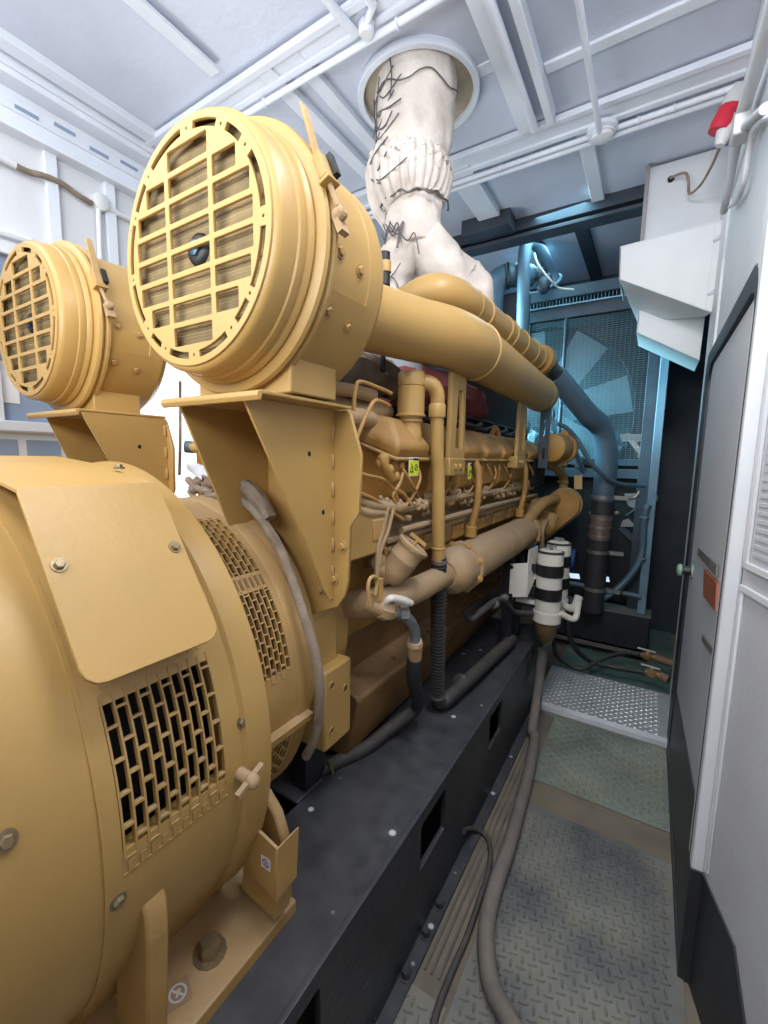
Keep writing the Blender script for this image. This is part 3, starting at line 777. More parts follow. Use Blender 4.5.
# ================================================================== ENGINE
en = thing('engine', 'long yellow V engine with a row of rocker covers, dusty and oily', 'engine', (-1.3, 2.6, .48), ref=(-.8, 2.1, 1.4))
b = MB(); b.prism([V((x, 1.30, z)) for x, z in ((-1.66, .95), (-.96, .95), (-.90, 1.18), (-.88, 1.46), (-1.05, 1.62), (-1.55, 1.62), (-1.72, 1.46), (-1.70, 1.18))], (0, 2.72, 0))
b.build('crankcase', YELE, en, .012)
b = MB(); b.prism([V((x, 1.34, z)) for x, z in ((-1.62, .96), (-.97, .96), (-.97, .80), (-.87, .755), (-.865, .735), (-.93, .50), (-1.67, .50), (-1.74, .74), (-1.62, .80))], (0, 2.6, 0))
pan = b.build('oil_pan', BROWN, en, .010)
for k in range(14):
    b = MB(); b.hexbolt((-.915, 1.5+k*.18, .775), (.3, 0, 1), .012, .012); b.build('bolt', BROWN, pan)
# flywheel housing
b = MB(); b.lathe((XC, 0, ZC), (0, 1, 0), [(.985, .42), (.99, .455), (1.01, .462), (1.06, .462), (1.07, .41), (1.31, .40)], 64)
b.lathe((-1.03, 1.125, 1.33), (0, 1, 0), [(0, .15), (.02, .165), (.16, .165), (.20, .14), (.26, .12)], 32)
fw = b.build('flywheel_housing', YELD, en)
for k in range(22):
    t = -60+k*15; q = MB(); n = V((0, -1, 0)); q.hexbolt(PC(t, .988, .44), n, .010, .010); q.build('bolt', YELD, fw)
# mounting foot block
b = MB(); b.box((-1.06, 1.11, .685), (-.85, 1.262, .955)); mfoot = b.build('engine_mount', YEL, en, .008)
b = MB(); b.prism([V((x, 1.10, z)) for x, z in ((-1.05, .93), (-.89, .95), (-.895, 1.10), (-.93, 1.155), (-1.05, 1.16))], (0, .135, 0)); b.build('upper_block', YEL, mfoot, .008)
for (y, z) in ((1.148, .900), (1.225, .858), (1.148, .745)):
    q = MB(); q.lathe((-.8505, y, z), (1, 0, 0), [(0, .013), (.0015, .013)], 16); h = q.build('bolt_hole', BROWN, mfoot)
    q = MB(); q.torus((-.849, y, z), (1, 0, 0), .013, .0022, 20, 6); q.build('hole_rim', YEL, h)
q = MB(); q.box((-1.02, 1.14, .48), (-.96, 1.25, .69)); q.build('mount_stay', BLACK, mfoot)
# side panels and ledges on the visible flank
b = MB()
b.prism([V((x, 1.42, z)) for x, z in ((-.90, 1.22), (-.83, 1.235), (-.82, 1.34), (-.86, 1.36), (-.90, 1.40))], (0, 2.5, 0)); b.build('side_cover', DUSTY, en, .008)
b = MB()
b.prism([V((x, 1.42, z)) for x, z in ((-.90, 1.40), (-.835, 1.415), (-.83, 1.44), (-.90, 1.47))], (0, 2.5, 0))
b.prism([V((x, 1.42, z)) for x, z in ((-.90, 1.30), (-.80, 1.325), (-.80, 1.345), (-.90, 1.35))], (0, 2.5, 0))
b.build('flank_ledge', DUSTY, en, .004)
for k in range(8):
    y = 1.52+k*.33
    b = MB(); b.box((-.835, y-.10, 1.245), (-.808, y+.10, 1.315)); o = b.build('inspection_cover', YELE, en, .008)
    for s in (-.08, 0, .08):
        q = MB(); q.hexbolt((-.808, y+s, 1.30), (1, 0, 0), .008, .008); q.build('bolt', DUSTY, o)
b = MB(); b.tube([(-.80, 1.45, 1.445), (-.795, 2.2, 1.45), (-.80, 3.0, 1.44), (-.79, 3.9, 1.45)], .017, 8); b.tube([(-.79, 1.5, 1.365), (-.785, 2.6, 1.37), (-.79, 3.8, 1.36)], .013, 8)
b.build('fuel_rail', DUSTY, en)
rnd = random.Random(3)
for k in range(44):
    y = 1.50+k*.053+rnd.random()*.02; z = 1.405+rnd.random()*.07
    b = MB(); b.hexbolt((-.81, y, z), (1, rnd.random()-.5, rnd.random()-.3), .010+rnd.random()*.008, .03); b.build('pipe_fitting', DUSTY, en)
# eight cylinder heads with faceted rocker covers
for k in range(8):
    y0 = 1.415+k*.33
    S = .262
    b = MB()
    pr = [(-1.10, 1.44), (-.86, 1.44), (-.80, 1.50), (-.79, 1.60), (-.79, 1.628), (-1.10, 1.735)]
    b.prism([V((x, y0+.02, z)) for x, z in pr], (0, S-.05, 0)); hd = b.build('cylinder_head', YELE, en, .012)
    b = MB()
    base = [V((-1.13, 0, 1.795)), V((-.785, 0, 1.655))]
    lo = [V((-1.10, y0, 1.735)), V((-.775, y0, 1.625)), V((-.775, y0+S, 1.625)), V((-1.10, y0+S, 1.735))]
    n = V((.38, 0, .92)).normalized()
    mid = [p+n*.050 for p in lo]
    tx = [(.10, .05), (-.10, .06), (-.10, -.06), (.10, -.05)]
    hi = [mid[i]+n*.060+V((tx[i][0], 0, -tx[i][0]*.4))*.95+V((0, tx[i][1], 0)) for i in range(4)]
    rings = [[b.v(p) for p in R] for R in (lo, mid, hi)]
    b.f(rings[0][::-1]); b.f(rings[2])
    for j in range(2):
        for i in range(4): b.f([rings[j][i], rings[j][(i+1) % 4], rings[j+1][(i+1) % 4], rings[j+1][i]])
    rc = b.build('rocker_cover', YELE, en, .016, seg=3)
    b = MB(); c = [p+(p-sum(lo, V())/4).normalized()*.014 for p in lo]
    b.prism([p-n*.006 for p in c], n*.012); b.build('gasket_flange', YELD, rc, .004)
    for s in (.03, S-.03):
        q = MB(); q.hexbolt(V((-.79, y0+s, 1.640)), n, .009, .016); q.build('bolt', DUSTY, rc)
    # little injector lines drooping from each head
    q = MB(); q.tube([(-.80, y0+.05, 1.62), (-.775, y0+.07, 1.58), (-.765, y0+.12, 1.53), (-.785, y0+.2, 1.49), (-.80, y0+.24, 1.46)], .0065, 8)
    q.tube([(-.79, y0+.2, 1.60), (-.77, y0+.19, 1.55), (-.78, y0+.14, 1.48), (-.80, y0+.1, 1.45)], .006, 8); q.build('injector_line', YELE, hd)
    if k in (2, 5):
        q = MB(); q.tube([(-.775, y0+.17, 1.62), (-.755, y0+.17, 1.56), (-.75, y0+.16, 1.42), (-.77, y0+.15, 1.30)], .018, 10); q.lathe((-.775, y0+.15, 1.245), (0, 0, 1), [(0, .03), (.05, .03), (.055, .022)], 12)
        q.build('drain_tube', YELE, en)
# detail of the first head
b = MB()
for pts in ([(355, 448), (362, 430), (372, 410), (380, 409), (388, 412)], [(345, 490), (356, 500), (372, 506), (390, 517), (402, 524)], [(395, 495), (404, 500), (406, 508), (398, 515), (391, 512)],
            [(350, 478), (364, 483), (382, 486), (392, 494), (396, 504)], [(402, 478), (398, 490), (392, 500), (395, 512)], [(352, 420), (354, 398), (360, 391), (382, 397), (390, 400)]):
    b.tube([A(u, v, x=-.775) for u, v in pts], .0065, 8)
b.build('small_pipes', YELE, en)
b = MB()
for u, v, r in ((382, 467, .022), (388, 476, .018), (400, 470, .014), (395, 482, .016), (378, 470, .014), (386, 485, .014)): b.sphere(A(u, v, x=-.785), r, (1, 1, 1.2), 10)
b.tube([A(380, 464, x=-.78), A(384, 474, x=-.77), A(390, 486, x=-.775)], .016, 10)
b.build('pipe_union', YELE, en)
b = MB()
for k in range(34):
    u = 376+rnd.random()*52; v = 503+rnd.random()*8+(u-376)*.02
    b.sphere(A(u, v, x=-.785), .008+rnd.random()*.006, (1, 1, 1), 8)
b.tube([A(340, 495, x=-.80), A(352, 506, x=-.80), A(372, 512, x=-.79), A(400, 512, x=-.79)], .022, 10); b.tube([A(346, 510, x=-.79), A(362, 520, x=-.785), A(384, 518, x=-.785)], .016, 10)
b.build('wiring_loom', DUSTY, en)
b = MB(); b.tube([A(387, 512, x=-.77), A(382, 535, x=-.77), A(377, 552, x=-.77), A(376, 570, x=-.765), A(375, 590, x=-.76)], .008, 8); b.tube([A(392, 514, x=-.77), A(386, 538, x=-.77), A(379, 556, x=-.77), A(378, 572, x=-.765)], .008, 8)
b.build('sensor_cable', DUSTY, en)
b = MB(); b.tube([A(369, 612, x=-.72), A(367, 595, x=-.72), A(370, 585, x=-.72), A(376, 586, x=-.72), A(374, 602, x=-.72)], .006, 8, caps=True); b.obox(A(378, 596, x=-.72), (.02, .02, .07)); b.build('hanging_clip', YELD, en)
# junction box on flank
b = MB(); b.box((-.90, 1.14, 1.315), (-.775, 1.365, 1.475)); jbx = b.build('control_box', YEL, en, .008)
b = MB(); b.box((-.778, 1.27, 1.36), (-.770, 1.35, 1.43)); b.build('recess_panel', YELD, jbx, .01)
# warning stickers
def warn(u, v, x, w, h, par):
    c = A(u, v, x=x); Mx = YZ(c)
    q = MB(); q.mesh(plate(rrect(-w, -h, w, h, .002, 2), [], .0008, Mx)); st = q.build('warning_sticker', PAPER, par)
    q = MB(); q.mesh(plate(rrect(-w*.94, -h*.90, w*.94, h*.62, .001, 2), [], .0006, Mx @ Matrix.Translation((0, 0, .0007)))); q.build('yellow_field', WARN, st)
    T = lambda pts: [Mx @ V((a*w, b_*h, .0012)) for a, b_ in pts]
    q = MB()
    q.mesh(plate([(-.8*w, -.62*h), (-.08*w, -.62*h), (-.44*w, .42*h)], [[(-.62*w, -.48*h), (-.26*w, -.48*h), (-.44*w, .10*h)]], .0006, Mx @ Matrix.Translation((0, 0, .0012))))
    q.mesh(plate(circ(.32*w, 20, (.42*w, -.1*h)), [circ(.22*w, 20, (.42*w, -.1*h))], .0006, Mx @ Matrix.Translation((0, 0, .0012))))
    q.prism(T(((.18, -.25), (.26, -.32), (.66, .06), (.58, .12))), (.0006, 0, 0)); q.prism(T(((-.1, .68), (.9, .68), (.9, .9), (-.1, .9))), (.0006, 0, 0))
    q.build('pictogram', INK, st)
warn(413, 471, -.765, .040, .034, en); warn(470, 471, -.75, .022, .038, en)
# red turbo blankets, wrapped pipes, dark clutter in the vee
b = MB(); b.tube([(-1.10, 1.9, 1.96), (-1.05, 2.2, 1.97), (-1.02, 2.6, 1.96), (-1.0, 2.85, 1.94)], [.08, .11, .12, .09], 20, wob=.35); b.build('turbo_blanket', RED, en)
b = MB(); b.tube([(-1.18, 1.30, 1.95), (-1.12, 1.42, 1.97), (-1.06, 1.55, 1.95)], [.05, .075, .05], 14, wob=.3); b.build('turbo_blanket', RED, en)
b = MB(); b.tube([(-1.25, 1.25, 1.90), (-1.08, 1.45, 1.94), (-1.02, 1.62, 1.95), (-.98, 1.8, 1.93)], [.08, .10, .085, .06], 18, wob=.45); b.build('film_wrap', FILM, en)
b = MB(); b.tube([(-1.2, 1.25, 1.78), (-1.05, 1.38, 1.80), (-.95, 1.52, 1.80), (-.93, 1.62, 1.81)], [.05, .045, .03, .03], 14, wob=.2); b.tube([(-1.1, 1.2, 1.84), (-.98, 1.35, 1.86), (-.92, 1.5, 1.85)], .024, 10); b.tube([(-1.0, 1.2, 1.72), (-.9, 1.32, 1.76), (-.9, 1.45, 1.76)], .03, 10)
b.build('bleed_pipes', DUSTY, en)
b = MB()
for k in range(7): b.tube([(-.98, 1.95+k*.28, 1.78), (-.90, 2.05+k*.28, 1.81+.01*(k % 2)), (-.93, 2.2+k*.28, 1.84)], .014, 8)
b.tube([(-.93, 1.8, 1.80), (-.90, 2.4, 1.815), (-.92, 3.0, 1.80), (-.9, 3.8, 1.81)], .012, 8); b.tube([(-.96, 1.8, 1.85), (-.93, 2.6, 1.86), (-.94, 3.7, 1.85)], .010, 8)
b.build('black_looms', RUB, en)
b = MB(); b.box((-1.62, 1.35, 1.6), (-1.12, 4.0, 1.86)); b.box((-1.66, 1.7, 1.8), (-1.20, 3.9, 2.12)); b.build('manifold_light_block', DARK, en, .03)  # manifold, plus a taller dark box added to stop radiator light leaking through
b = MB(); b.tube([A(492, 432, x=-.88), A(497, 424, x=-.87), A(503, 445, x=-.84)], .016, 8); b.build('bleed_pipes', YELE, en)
b = MB(); b.box((-1.16, 2.55, 1.72), (-.95, 3.85, 2.13)); b.build('vee_light_block', mat('dark_brown_block', (52, 40, 32), .7, 0, .3, 6, .03), en, .03)  # dark mass added to block the teal light behind the intake pipe
# support posts for the intake pipe
def post(y, w0, w1, x, par, z0=1.56, z1=1.99, name='pipe_support', m=YEL):
    outer = [(-w0, z0), (w0, z0), (w1, z1), (-w1, z1)]
    inn = [[(-w0*.45+.01, z0+.11), (w0*.70, z0+.11), (w1*.62, z1-.08), (-w1*.1, z1-.08)]]
    q = MB(); q.mesh(plate(outer, inn, .016, frame((x, y, 0), (0, 1, 0), (0, 0, 1)), .002)); o = q.build(name, m, par)
    q = MB(); q.box((x-.05, y-w0-.006, z0-.0), (x+.014, y+w0+.006, z0+.07)); o2 = q.build('support_foot', m, o, .004)
    for s in (-.35, .3):
        q = MB(); q.hexbolt((x+.014, y+w0*s, z0+.035), (1, 0, 0), .012, .010); q.build('bolt', m, o2)
post(1.87, .085, .075, -.735, en); post(2.97, .10, .085, -.735, en, 1.58, 1.97)
# breather
br = thing('crankcase_breather', 'cylindrical yellow breather canister with long vent pipe on first rocker cover', 'breather', A(412, 430, x=-.81))
tp, bt = A(412, 371, x=-.81), A(412, 417, x=-.81)
ax = V((tp.x, tp.y, 0)); 
b = MB(); r = .052
b.lathe((tp.x, tp.y, bt.z), (0, 0, 1), [(-.055, .040), (-.02, .040), (-.018, .048), (-.012, .048), (-.01, .042), (0, .045), (0.001, .058), (.008, .058), (.010, r), (.105, r), (.107, r-.003), (.110, r-.003), (.112, r), (tp.z-bt.z-.01, r), (tp.z-bt.z-.002, r-.006), (tp.z-bt.z, r-.02)], 36)
b.build('canister', YEL, br)
b = MB(); b.tube([(tp.x, tp.y, bt.z-.04), (tp.x-.0, tp.y, bt.z-.09), (tp.x-.03, tp.y-.01, bt.z-.16)], [.040, .042, .055], 20); b.build('neck', YEL, br)
pts = [(tp.x, tp.y+.02, tp.z-.035), A(431, 384, x=-.755), A(438, 394, x=-.735), A(438, 412, x=-.735), A(438, 450, x=-.735), A(439, 475, x=-.735), A(439, 520, x=-.735), A(439, 561, x=-.735)]
b = MB(); b.tube(pts[:4], [.03, .030, .029, .027], 18); b.lathe(pts[3]+V((0, 0, -.02)), (0, 0, 1), [(0, .032), (.012, .034), (.045, .034), (.05, .03)], 20); b.build('pipe_elbow', YEL, br)
b = MB(); b.tube(pts[3:], .0265, 20); b.torus(A(439, 547, x=-.735), (0, 0, 1), .027, .004, 24, 6); b.obox(A(444, 545, x=-.735), (.01, .02, .02)); b.build('vent_pipe', YEL, br)
PT0, PT1 = A(439, 557, x=-.735), V((-.775, 1.86, .56))
L = (PT1-PT0).length; pr = [(0, .029), (.02, .029)]
n = 40
for i in range(n): pr += [(.022+(L-.04)*i/n, .0335), (.022+(L-.04)*(i+.45)/n, .0335), (.022+(L-.04)*(i+.5)/n, .029), (.022+(L-.04)*(i+.95)/n, .029)]
pr += [(L-.015, .030), (L, .030)]
b = MB(); b.lathe(PT0, PT1-PT0, pr, 24); ch = tag(b.build('corrugated_hose', RUB), 'black corrugated hose under the yellow breather vent pipe', 'hose')
b = MB(); b.lathe(PT0+(PT1-PT0)*.012, PT1-PT0, [(0, .034), (.016, .034)], 24); b.build('hose_clamp', STEEL, ch)
b = MB(); b.lathe(PT0+(PT1-PT0)*.965, PT1-PT0, [(0, .035), (.014, .035)], 24); b.build('hose_clamp', STEEL, ch)
b = MB(); e0 = PT1
b.tube([e0+V((0, 0, .02)), e0+V((0, .0, -.02)), e0+V((.01, .03, -.045)), e0+V((.03, .09, -.035)), (-.715, 2.30, .53), (-.68, 2.80, .525)], [.031, .033, .034, .033, .036, .036], 18)
dp = tag(b.build('drain_pipe', RUB), 'black drain pipe with silver band lying along the base frame', 'pipe')
b = MB(); b.lathe((-.752, 2.08, .53), (.09, 1, 0), [(0, .039), (.025, .039)], 24); b.build('silver_band', STEEL, dp)

# oil cooler tube
oc = thing('oil_cooler', 'long dusty yellow oil cooler tube with flanged ends along the engine side', 'oil cooler', (-.75, 2.6, 1.0))
ct = lambda u, v: A(u, v, x=-.75)
Pa, Pb = V((-.75, 1.88, 1.125)), V((-.75, 3.42, 1.125))
b = MB(); b.lathe(Pa, Pb-Pa, [(-.06, .06), (-.02, .092), (.02, .102), (.10, .102), (.10, .100), (1.42, .100), (1.45, .102), (1.5, .10), (1.56, .085), (1.60, .06)], 40); b.build('shell', DUSTY, oc)
b = MB(); 
for y0, y1 in ((.125, .165), (1.36, 1.40)):
    b = MB(); b.lathe(Pa, Pb-Pa, [(y0, .116), (y1, .116)], 14); fl = b.build('bolted_flange', DUSTY, oc, .003)
    for k in range(8):
        a = PI/8+k*PI/4; b = MB(); b.hexbolt(Pa+V((.107*math.cos(a), y0-.003, .107*math.sin(a))), (0, -1, 0), .011, .012); b.build('bolt', YELD, fl)
b = MB(); b.tube([(-1.02, 1.36, 1.09), (-.90, 1.33, 1.10), (-.80, 1.39, 1.12), (-.755, 1.52, 1.125), (-.75, 1.7, 1.125), (-.75, 1.9, 1.125)], [.05, .052, .052, .05, .048, .05], 20); b.build('inlet_pipe', DUSTY, oc)
# oil filler
of = thing('oil_filler', 'short angled dusty oil filler neck with round cap and wing handle', 'oil filler', A(392, 575, x=-.75))
c0, c1 = A(392, 573, x=-.765), A(414, 545, x=-.70)
d = (c1-c0).normalized(); Lc = (c1-c0).length
b = MB(); b.lathe(c0, d, [(-.03, .03), (-.01, .048), (.02, .052), (Lc*.5, .052), (Lc*.52, .0535), (Lc*.56, .0535), (Lc*.58, .052), (Lc-.012, .052)], 30); b.build('filler_neck', DUSTY, of)
b = MB(); b.lathe(c0+d*(Lc-.012), d, [(0, .058), (.006, .061), (.014, .061), (.018, .056), (.019, .050), (.014, .047)], 32); cp = b.build('cap', DUSTY, of)
b = MB(); sd = d.cross(V((0, 1, .4))).normalized(); q0 = c0+d*(Lc+.028); b.bar(q0-sd*.034, q0+sd*.034, .009, .012); b.cyl(c0+d*(Lc-.005), q0, .006); b.build('wing_handle', YEL, cp)
b = MB(); b.tube([c0-V((.05, .03, -.02)), c0-d*.01], .04, 14); b.lathe(c0-V((.05, .04, -.05)), (1, -.6, 0), [(0, .03), (.03, .03), (.035, .02)], 14); b.build('neck_flange', DUSTY, of)
# front end: pump, pulley cover, small elbow, charging alternator
wp = thing('water_pump', 'yellow water pump and oval drive cover at the front end of engine', 'water pump', (-.75, 3.95, 1.2))
b = MB()
def stadium(c0, c1, r, n=12):
    a = math.atan2(c1[1]-c0[1], c1[0]-c0[0]); o = []
    for i in range(n+1): t = a-PI/2+PI*i/n; o.append((c1[0]+r*math.cos(t), c1[1]+r*math.sin(t)))
    for i in range(n+1): t = a+PI/2+PI*i/n; o.append((c0[0]+r*math.cos(t), c0[1]+r*math.sin(t)))
    return o
b.mesh(plate(stadium((-.80, 1.05), (-.61, 1.235), .115), [rrect(-.675, 1.145, -.660, 1.18, .004, 2)], .05, frame((0, 3.93, 0), (1, 0, 0), (0, 0, 1)), .006))
b.build('drive_cover', YELE, wp)
b = MB(); b.mesh(plate(stadium((-.80, 1.05), (-.61, 1.235), .128), [], .03, frame((0, 3.975, 0), (1, 0, 0), (0, 0, 1)), .004)); b.build('cover_rim', DUSTY, wp)
b = MB(); b.lathe((-.80, 3.6, 1.16), (0, 1, 0), [(0, .07), (.06, .12), (.16, .13), (.25, .11), (.30, .12), (.34, .12)], 24); b.tube([(-.72, 3.5, 1.12), (-.68, 3.62, 1.06), (-.66, 3.72, 1.16)], .05, 14); b.build('pump_volute', YELE, wp)
b = MB(); b.tube([A(543, 462, x=-.74), A(556, 468, x=-.70), A(564, 478, x=-.66), A(562, 492, x=-.66), A(556, 499, x=-.67), A(545, 503, x=-.69), A(534, 513, x=-.72), A(525, 527, x=-.74), A(521, 535, x=-.75)], [.035, .035, .035, .036, .038, .04, .042, .045, .05], 16)
el = b.build('coolant_elbow', YELE, wp)
b = MB(); b.torus(A(563, 482, x=-.66), V((0.1, .2, 1)), .04, .008, 20, 6); b.lathe(A(520, 538, x=-.75), (0, .6, .5), [(0, .065), (.02, .065)], 12); b.build('pipe_flange', DUSTY, el)
b = MB(); b.tube([A(541, 548, x=-.66), A(541, 532, x=-.66), A(546, 522, x=-.67)], .018, 10); b.build('weep_pipe', DUSTY, wp)
ca = thing('charging_alternator', 'small dusty yellow drum shaped charging alternator at front of engine', 'alternator', (-.64, 3.9, 1.6), ref=(-.64, 1.7, 1.6))
b = MB(); b.lathe((-.66, 3.55, 1.735), (.12, 1, 0), [(0, .06), (.02, .10), (.22, .105), (.24, .10), (.25, .10)], 28); b.build('drum', YELE, ca)
b = MB(); b.lathe((-.63, 3.80, 1.735), (.12, 1, 0), [(0, .118), (.025, .122), (.05, .118), (.09, .10), (.12, .05)], 28); b.obox((-.60, 3.80, 1.735), (.05, .05, .27)); b.build('end_cap', YELE, ca, .006)
b = MB(); b.box((-.96, 3.5, 1.45), (-.76, 3.95, 1.66)); b.build('mount_bracket', DARK, ca, .01)
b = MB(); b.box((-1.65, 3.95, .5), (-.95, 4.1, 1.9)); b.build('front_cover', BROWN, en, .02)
# engine parts glimpsed on the far left side
b = MB(); b.mesh(plate(rrect(-1.80, 1.36, -1.42, 1.74, .06), [], .05, frame((0, 1.38, 0), (1, 0, 0), (0, 0, 1)), .006)); rp = b.build('rear_plate', mat('orange_yellow', (222, 160, 70), .5, 0, .1, 6, .01), en)
for (x, z) in ((-1.75, 1.62), (-1.62, 1.52), (-1.66, 1.68)):
    b = MB(); b.hexbolt((x, 1.35, z), (0, -1, 0), .013, .012); b.build('bolt', YELD, rp)
b = MB(); b.tube([A(172, 449, x=-1.62), A(225, 453, x=-1.45)], .022, 14); pp = b.build('stub_pipe', YELD, en)
b = MB(); b.tube([A(170, 448.8, x=-1.627), A(179, 449.6, x=-1.60)], .024, 14); b.build('grey_cap', TEAL, pp)
# harness with pale plastic wrap behind the alternator
hn = thing('wiring_harness', 'wiring harness with pale plastic wrap behind the alternator top', 'wiring', (-1.1, 1.03, 1.52), ref=(-1.1, 2.6, 1.52))
b = MB(); b.tube([A(182, 478, y=1.06), A(192, 482, y=1.05), A(200, 488, y=1.04), A(206, 492, y=1.04)], [.012, .02, .022, .018], 12, wob=.5); b.tube([A(202, 484, y=1.03), A(214, 486, y=1.03), A(226, 490, y=1.03), A(232, 493, y=1.03)], [.026, .034, .032, .022], 12, wob=.4); b.build('plastic_wrap', FILMW, hn)
b = MB()
b.tube([A(205, 494, y=1.04), A(222, 494, y=1.03), A(236, 497, y=1.02), A(250, 506, y=1.02), A(262, 520, y=1.02), A(270, 534, y=1.02)], .024, 12, wob=.3)
b.tube([A(182, 502, y=1.06), A(190, 510, y=1.05), A(202, 508, y=1.04), A(206, 500, y=1.04)], .010, 8); b.tube([A(188, 518, y=1.04), A(206, 508, y=1.04), A(222, 510, y=1.03), A(240, 512, y=1.02)], .012, 8); b.tube([A(180, 490, y=1.06), A(192, 500, y=1.05), A(210, 504, y=1.04)], .012, 8)
for k in range(14): b.sphere(A(184+rnd.random()*40, 486+rnd.random()*26, y=1.06), .012+rnd.random()*.01, (1, 1, 1), 8)
b.build('cable_bundle', SLEEVE, hn)
b = MB(); b.torus(A(229, 491, y=1.03), V((1, 0, -.3)), .032, .004, 18, 6); b.torus(A(236, 500, y=1.02), V((1, 0, -.5)), .026, .004, 18, 6); b.torus(A(204, 488, y=1.04), V((1, 0, -.3)), .026, .003, 18, 6); b.build('cable_tie', INK, hn)
b = MB(); b.tube([PC(66, 1.0, .545), PC(55, .99, .548), PC(40, .98, .545), PC(22, .97, .540), PC(8, .98, .545), PC(-5, .99, .545), PC(-18, 1.0, .545), PC(-27, 1.0, .54)], .0145, 12, wob=.15)
tag(b.build('sleeved_cable', SLEEVE), 'grey sleeved cable curving down around the slotted ring', 'cable')
b = MB(); b.tube([A(179, 380, x=-1.75), A(179, 400, x=-1.75), A(180, 440, x=-1.7), A(181, 475, x=-1.6)], .006, 6); tag(b.build('hanging_cable', SLEEVE), 'thin cable hanging between the two air cleaners', 'cable')
# intake pipes -----------------------------------------------------------
ip = thing('intake_pipe', 'thick smooth yellow intake pipe from nearer air cleaner along engine top', 'pipe', (-.71, 2.5, 2.07))
axp = [(-.90, 1.02, 2.075), (-.895, 1.16, 2.075), (-.868, 1.34, 2.073), (-.80, 1.54, 2.07), (-.735, 1.70, 2.07), (-.712, 1.84, 2.07), (-.710, 1.98, 2.07)]
b = MB(); b.tube(axp, [.14, .115, .106, .107, .109, .112, .114], 40, res=8); b.build('elbow', YEL, ip)
b = MB(); b.torus((-.71, 1.975, 2.07), (0, 1, 0), .114, .006, 48, 8); b.build('joint_band', YEL, ip)
b = MB(); b.lathe((-.71, 1.98, 2.07), (-.018, 1, 0), [(0, .109), (1.40, .112), (1.405, .116), (1.43, .116), (1.44, .112), (1.54, .112), (1.56, .106)], 40); b.build('straight_run', YEL, ip)
cp_ = thing('charge_air_pipe', 'narrower yellow pipe with ribs running behind the thick intake pipe', 'pipe', (-.78, 2.5, 2.33), at=(-.78, 2.5, 2.33), sc=(1, 1, 1))
axp = [(-1.22, 1.90, 2.24), (-1.12, 1.84, 2.28), (-1.01, 1.785, 2.315), (-.905, 1.745, 2.333), (-.83, 1.76, 2.336), (-.787, 1.84, 2.333), (-.773, 1.95, 2.33)]
b = MB(); b.tube(axp, [.072, .073, .074, .075, .075, .075, .074], 32, res=8); b.build('elbow', YEL, cp_)
b = MB(); b.lathe((-.985, 1.775, 2.318), (1, -.42, .18), [(0, .083), (.02, .083)], 32); b.build('joint_band', YEL, cp_)
pr = [(0, .078), (.02, .076)]
for t in (.12, .40, .50, .70, .92, 1.08): pr += [(t, .073), (t+.005, .080), (t+.018, .080), (t+.023, .073)]
pr += [(1.20, .072), (1.22, .062)]
b = MB(); b.lathe((-.773, 1.95, 2.33), (.045, 1, -.012), pr, 32); b.build('straight_run', YEL, cp_)
b = MB(); b.lathe((-.712, 3.10, 2.315), (.25, 1, 0), [(0, .06), (.01, .095), (.06, .095), (.07, .06)], 24); b.build('end_flange', YELE, cp_)
# blue grey slotted strut
b = MB(); b.mesh(plate([(-.03, 1.54), (.03, 1.54), (.035, 1.98), (-.035, 1.98)], [rrect(-.010, 1.60, .010, 1.68, .008, 3), rrect(-.010, 1.74, .010, 1.88, .008, 3)], .012, frame((-.70, 3.45, 0), (.9, .35, 0), (0, 0, 1)), .002))
tag(b.build('slotted_strut', TEALD), 'blue grey slotted strut under the far end of the intake pipe', 'strut')
# small black sensor by the exhaust
sn = thing('exhaust_sensor', 'small black and yellow cylinder between air cleaner and exhaust', 'sensor', A(385, 275, y=1.6))
b = MB(); b.tube([A(385, 252, y=1.6), A(385, 285, y=1.6)], .022, 14); b.tube([A(385, 284, y=1.6), A(384, 330, y=1.6), A(383, 372, y=1.6)], .010, 8); b.build('sensor_body', INK, sn)
b = MB(); b.tube([A(386, 261, y=1.6), A(386, 272, y=1.6)], .0225, 14); b.build('yellow_band', YEL, sn)

# ================================================================== EXHAUST
ex = thing('exhaust_pipe', 'quilted pale insulated exhaust pipe laced with wire, rising through ceiling', 'exhaust', (-1.12, 2.2, 2.3))
XE, YE = -1.125, 2.2
def sleeve(name, pts, rs, n=40, fold=.0, nf=18, res=10, par=ex):
    q = MB(); q.tube(pts, rs, n, res=res)
    for v in q.bm.verts:
        pass
    o = q.build(name, FABRIC, par, smooth=True, ang=80)
    c0 = V(pts[0])
    me = o.data
    for v in me.vertices:
        w = v.co + wloc(o)
        k = noise.noise(V((w.x*7, w.y*7, w.z*7)))*.012+noise.noise(V((w.x*16, w.y*16, w.z*9)))*.010+abs(noise.noise(V((w.x*11+5, w.y*11, w.z*14))))*.010
        a = math.atan2(v.co.y, v.co.x)
        rr = math.hypot(v.co.x, v.co.y)
        k += fold*math.sin(a*nf+3*noise.noise(V((a*2, w.z*3, 0))))*(max(0, min(1, (rr-.130)/.04)) if nf == 26 else 1)
        v.co += v.normal*k
    return o
sleeve('upper_sleeve', [(XE, YE, 3.50), (XE, YE, 3.3), (XE-.01, YE, 3.12), (XE-.02, YE, 3.02)], [.19, .188, .185, .178], 72)
sleeve('bellows_sleeve', [(XE-.02, YE, 3.06), (XE-.025, YE, 3.02), (XE-.03, YE, 2.97), (XE-.025, YE, 2.90), (XE-.015, YE+.005, 2.82), (XE-.01, YE+.005, 2.80)], [.168, .196, .212, .203, .168, .14], 168, .010, 26)
sleeve('lower_sleeve', [(XE-.012, YE, 2.86), (XE, YE, 2.78), (XE+.01, YE, 2.68), (XE+.015, YE, 2.63)], [.150, .138, .132, .118], 64)
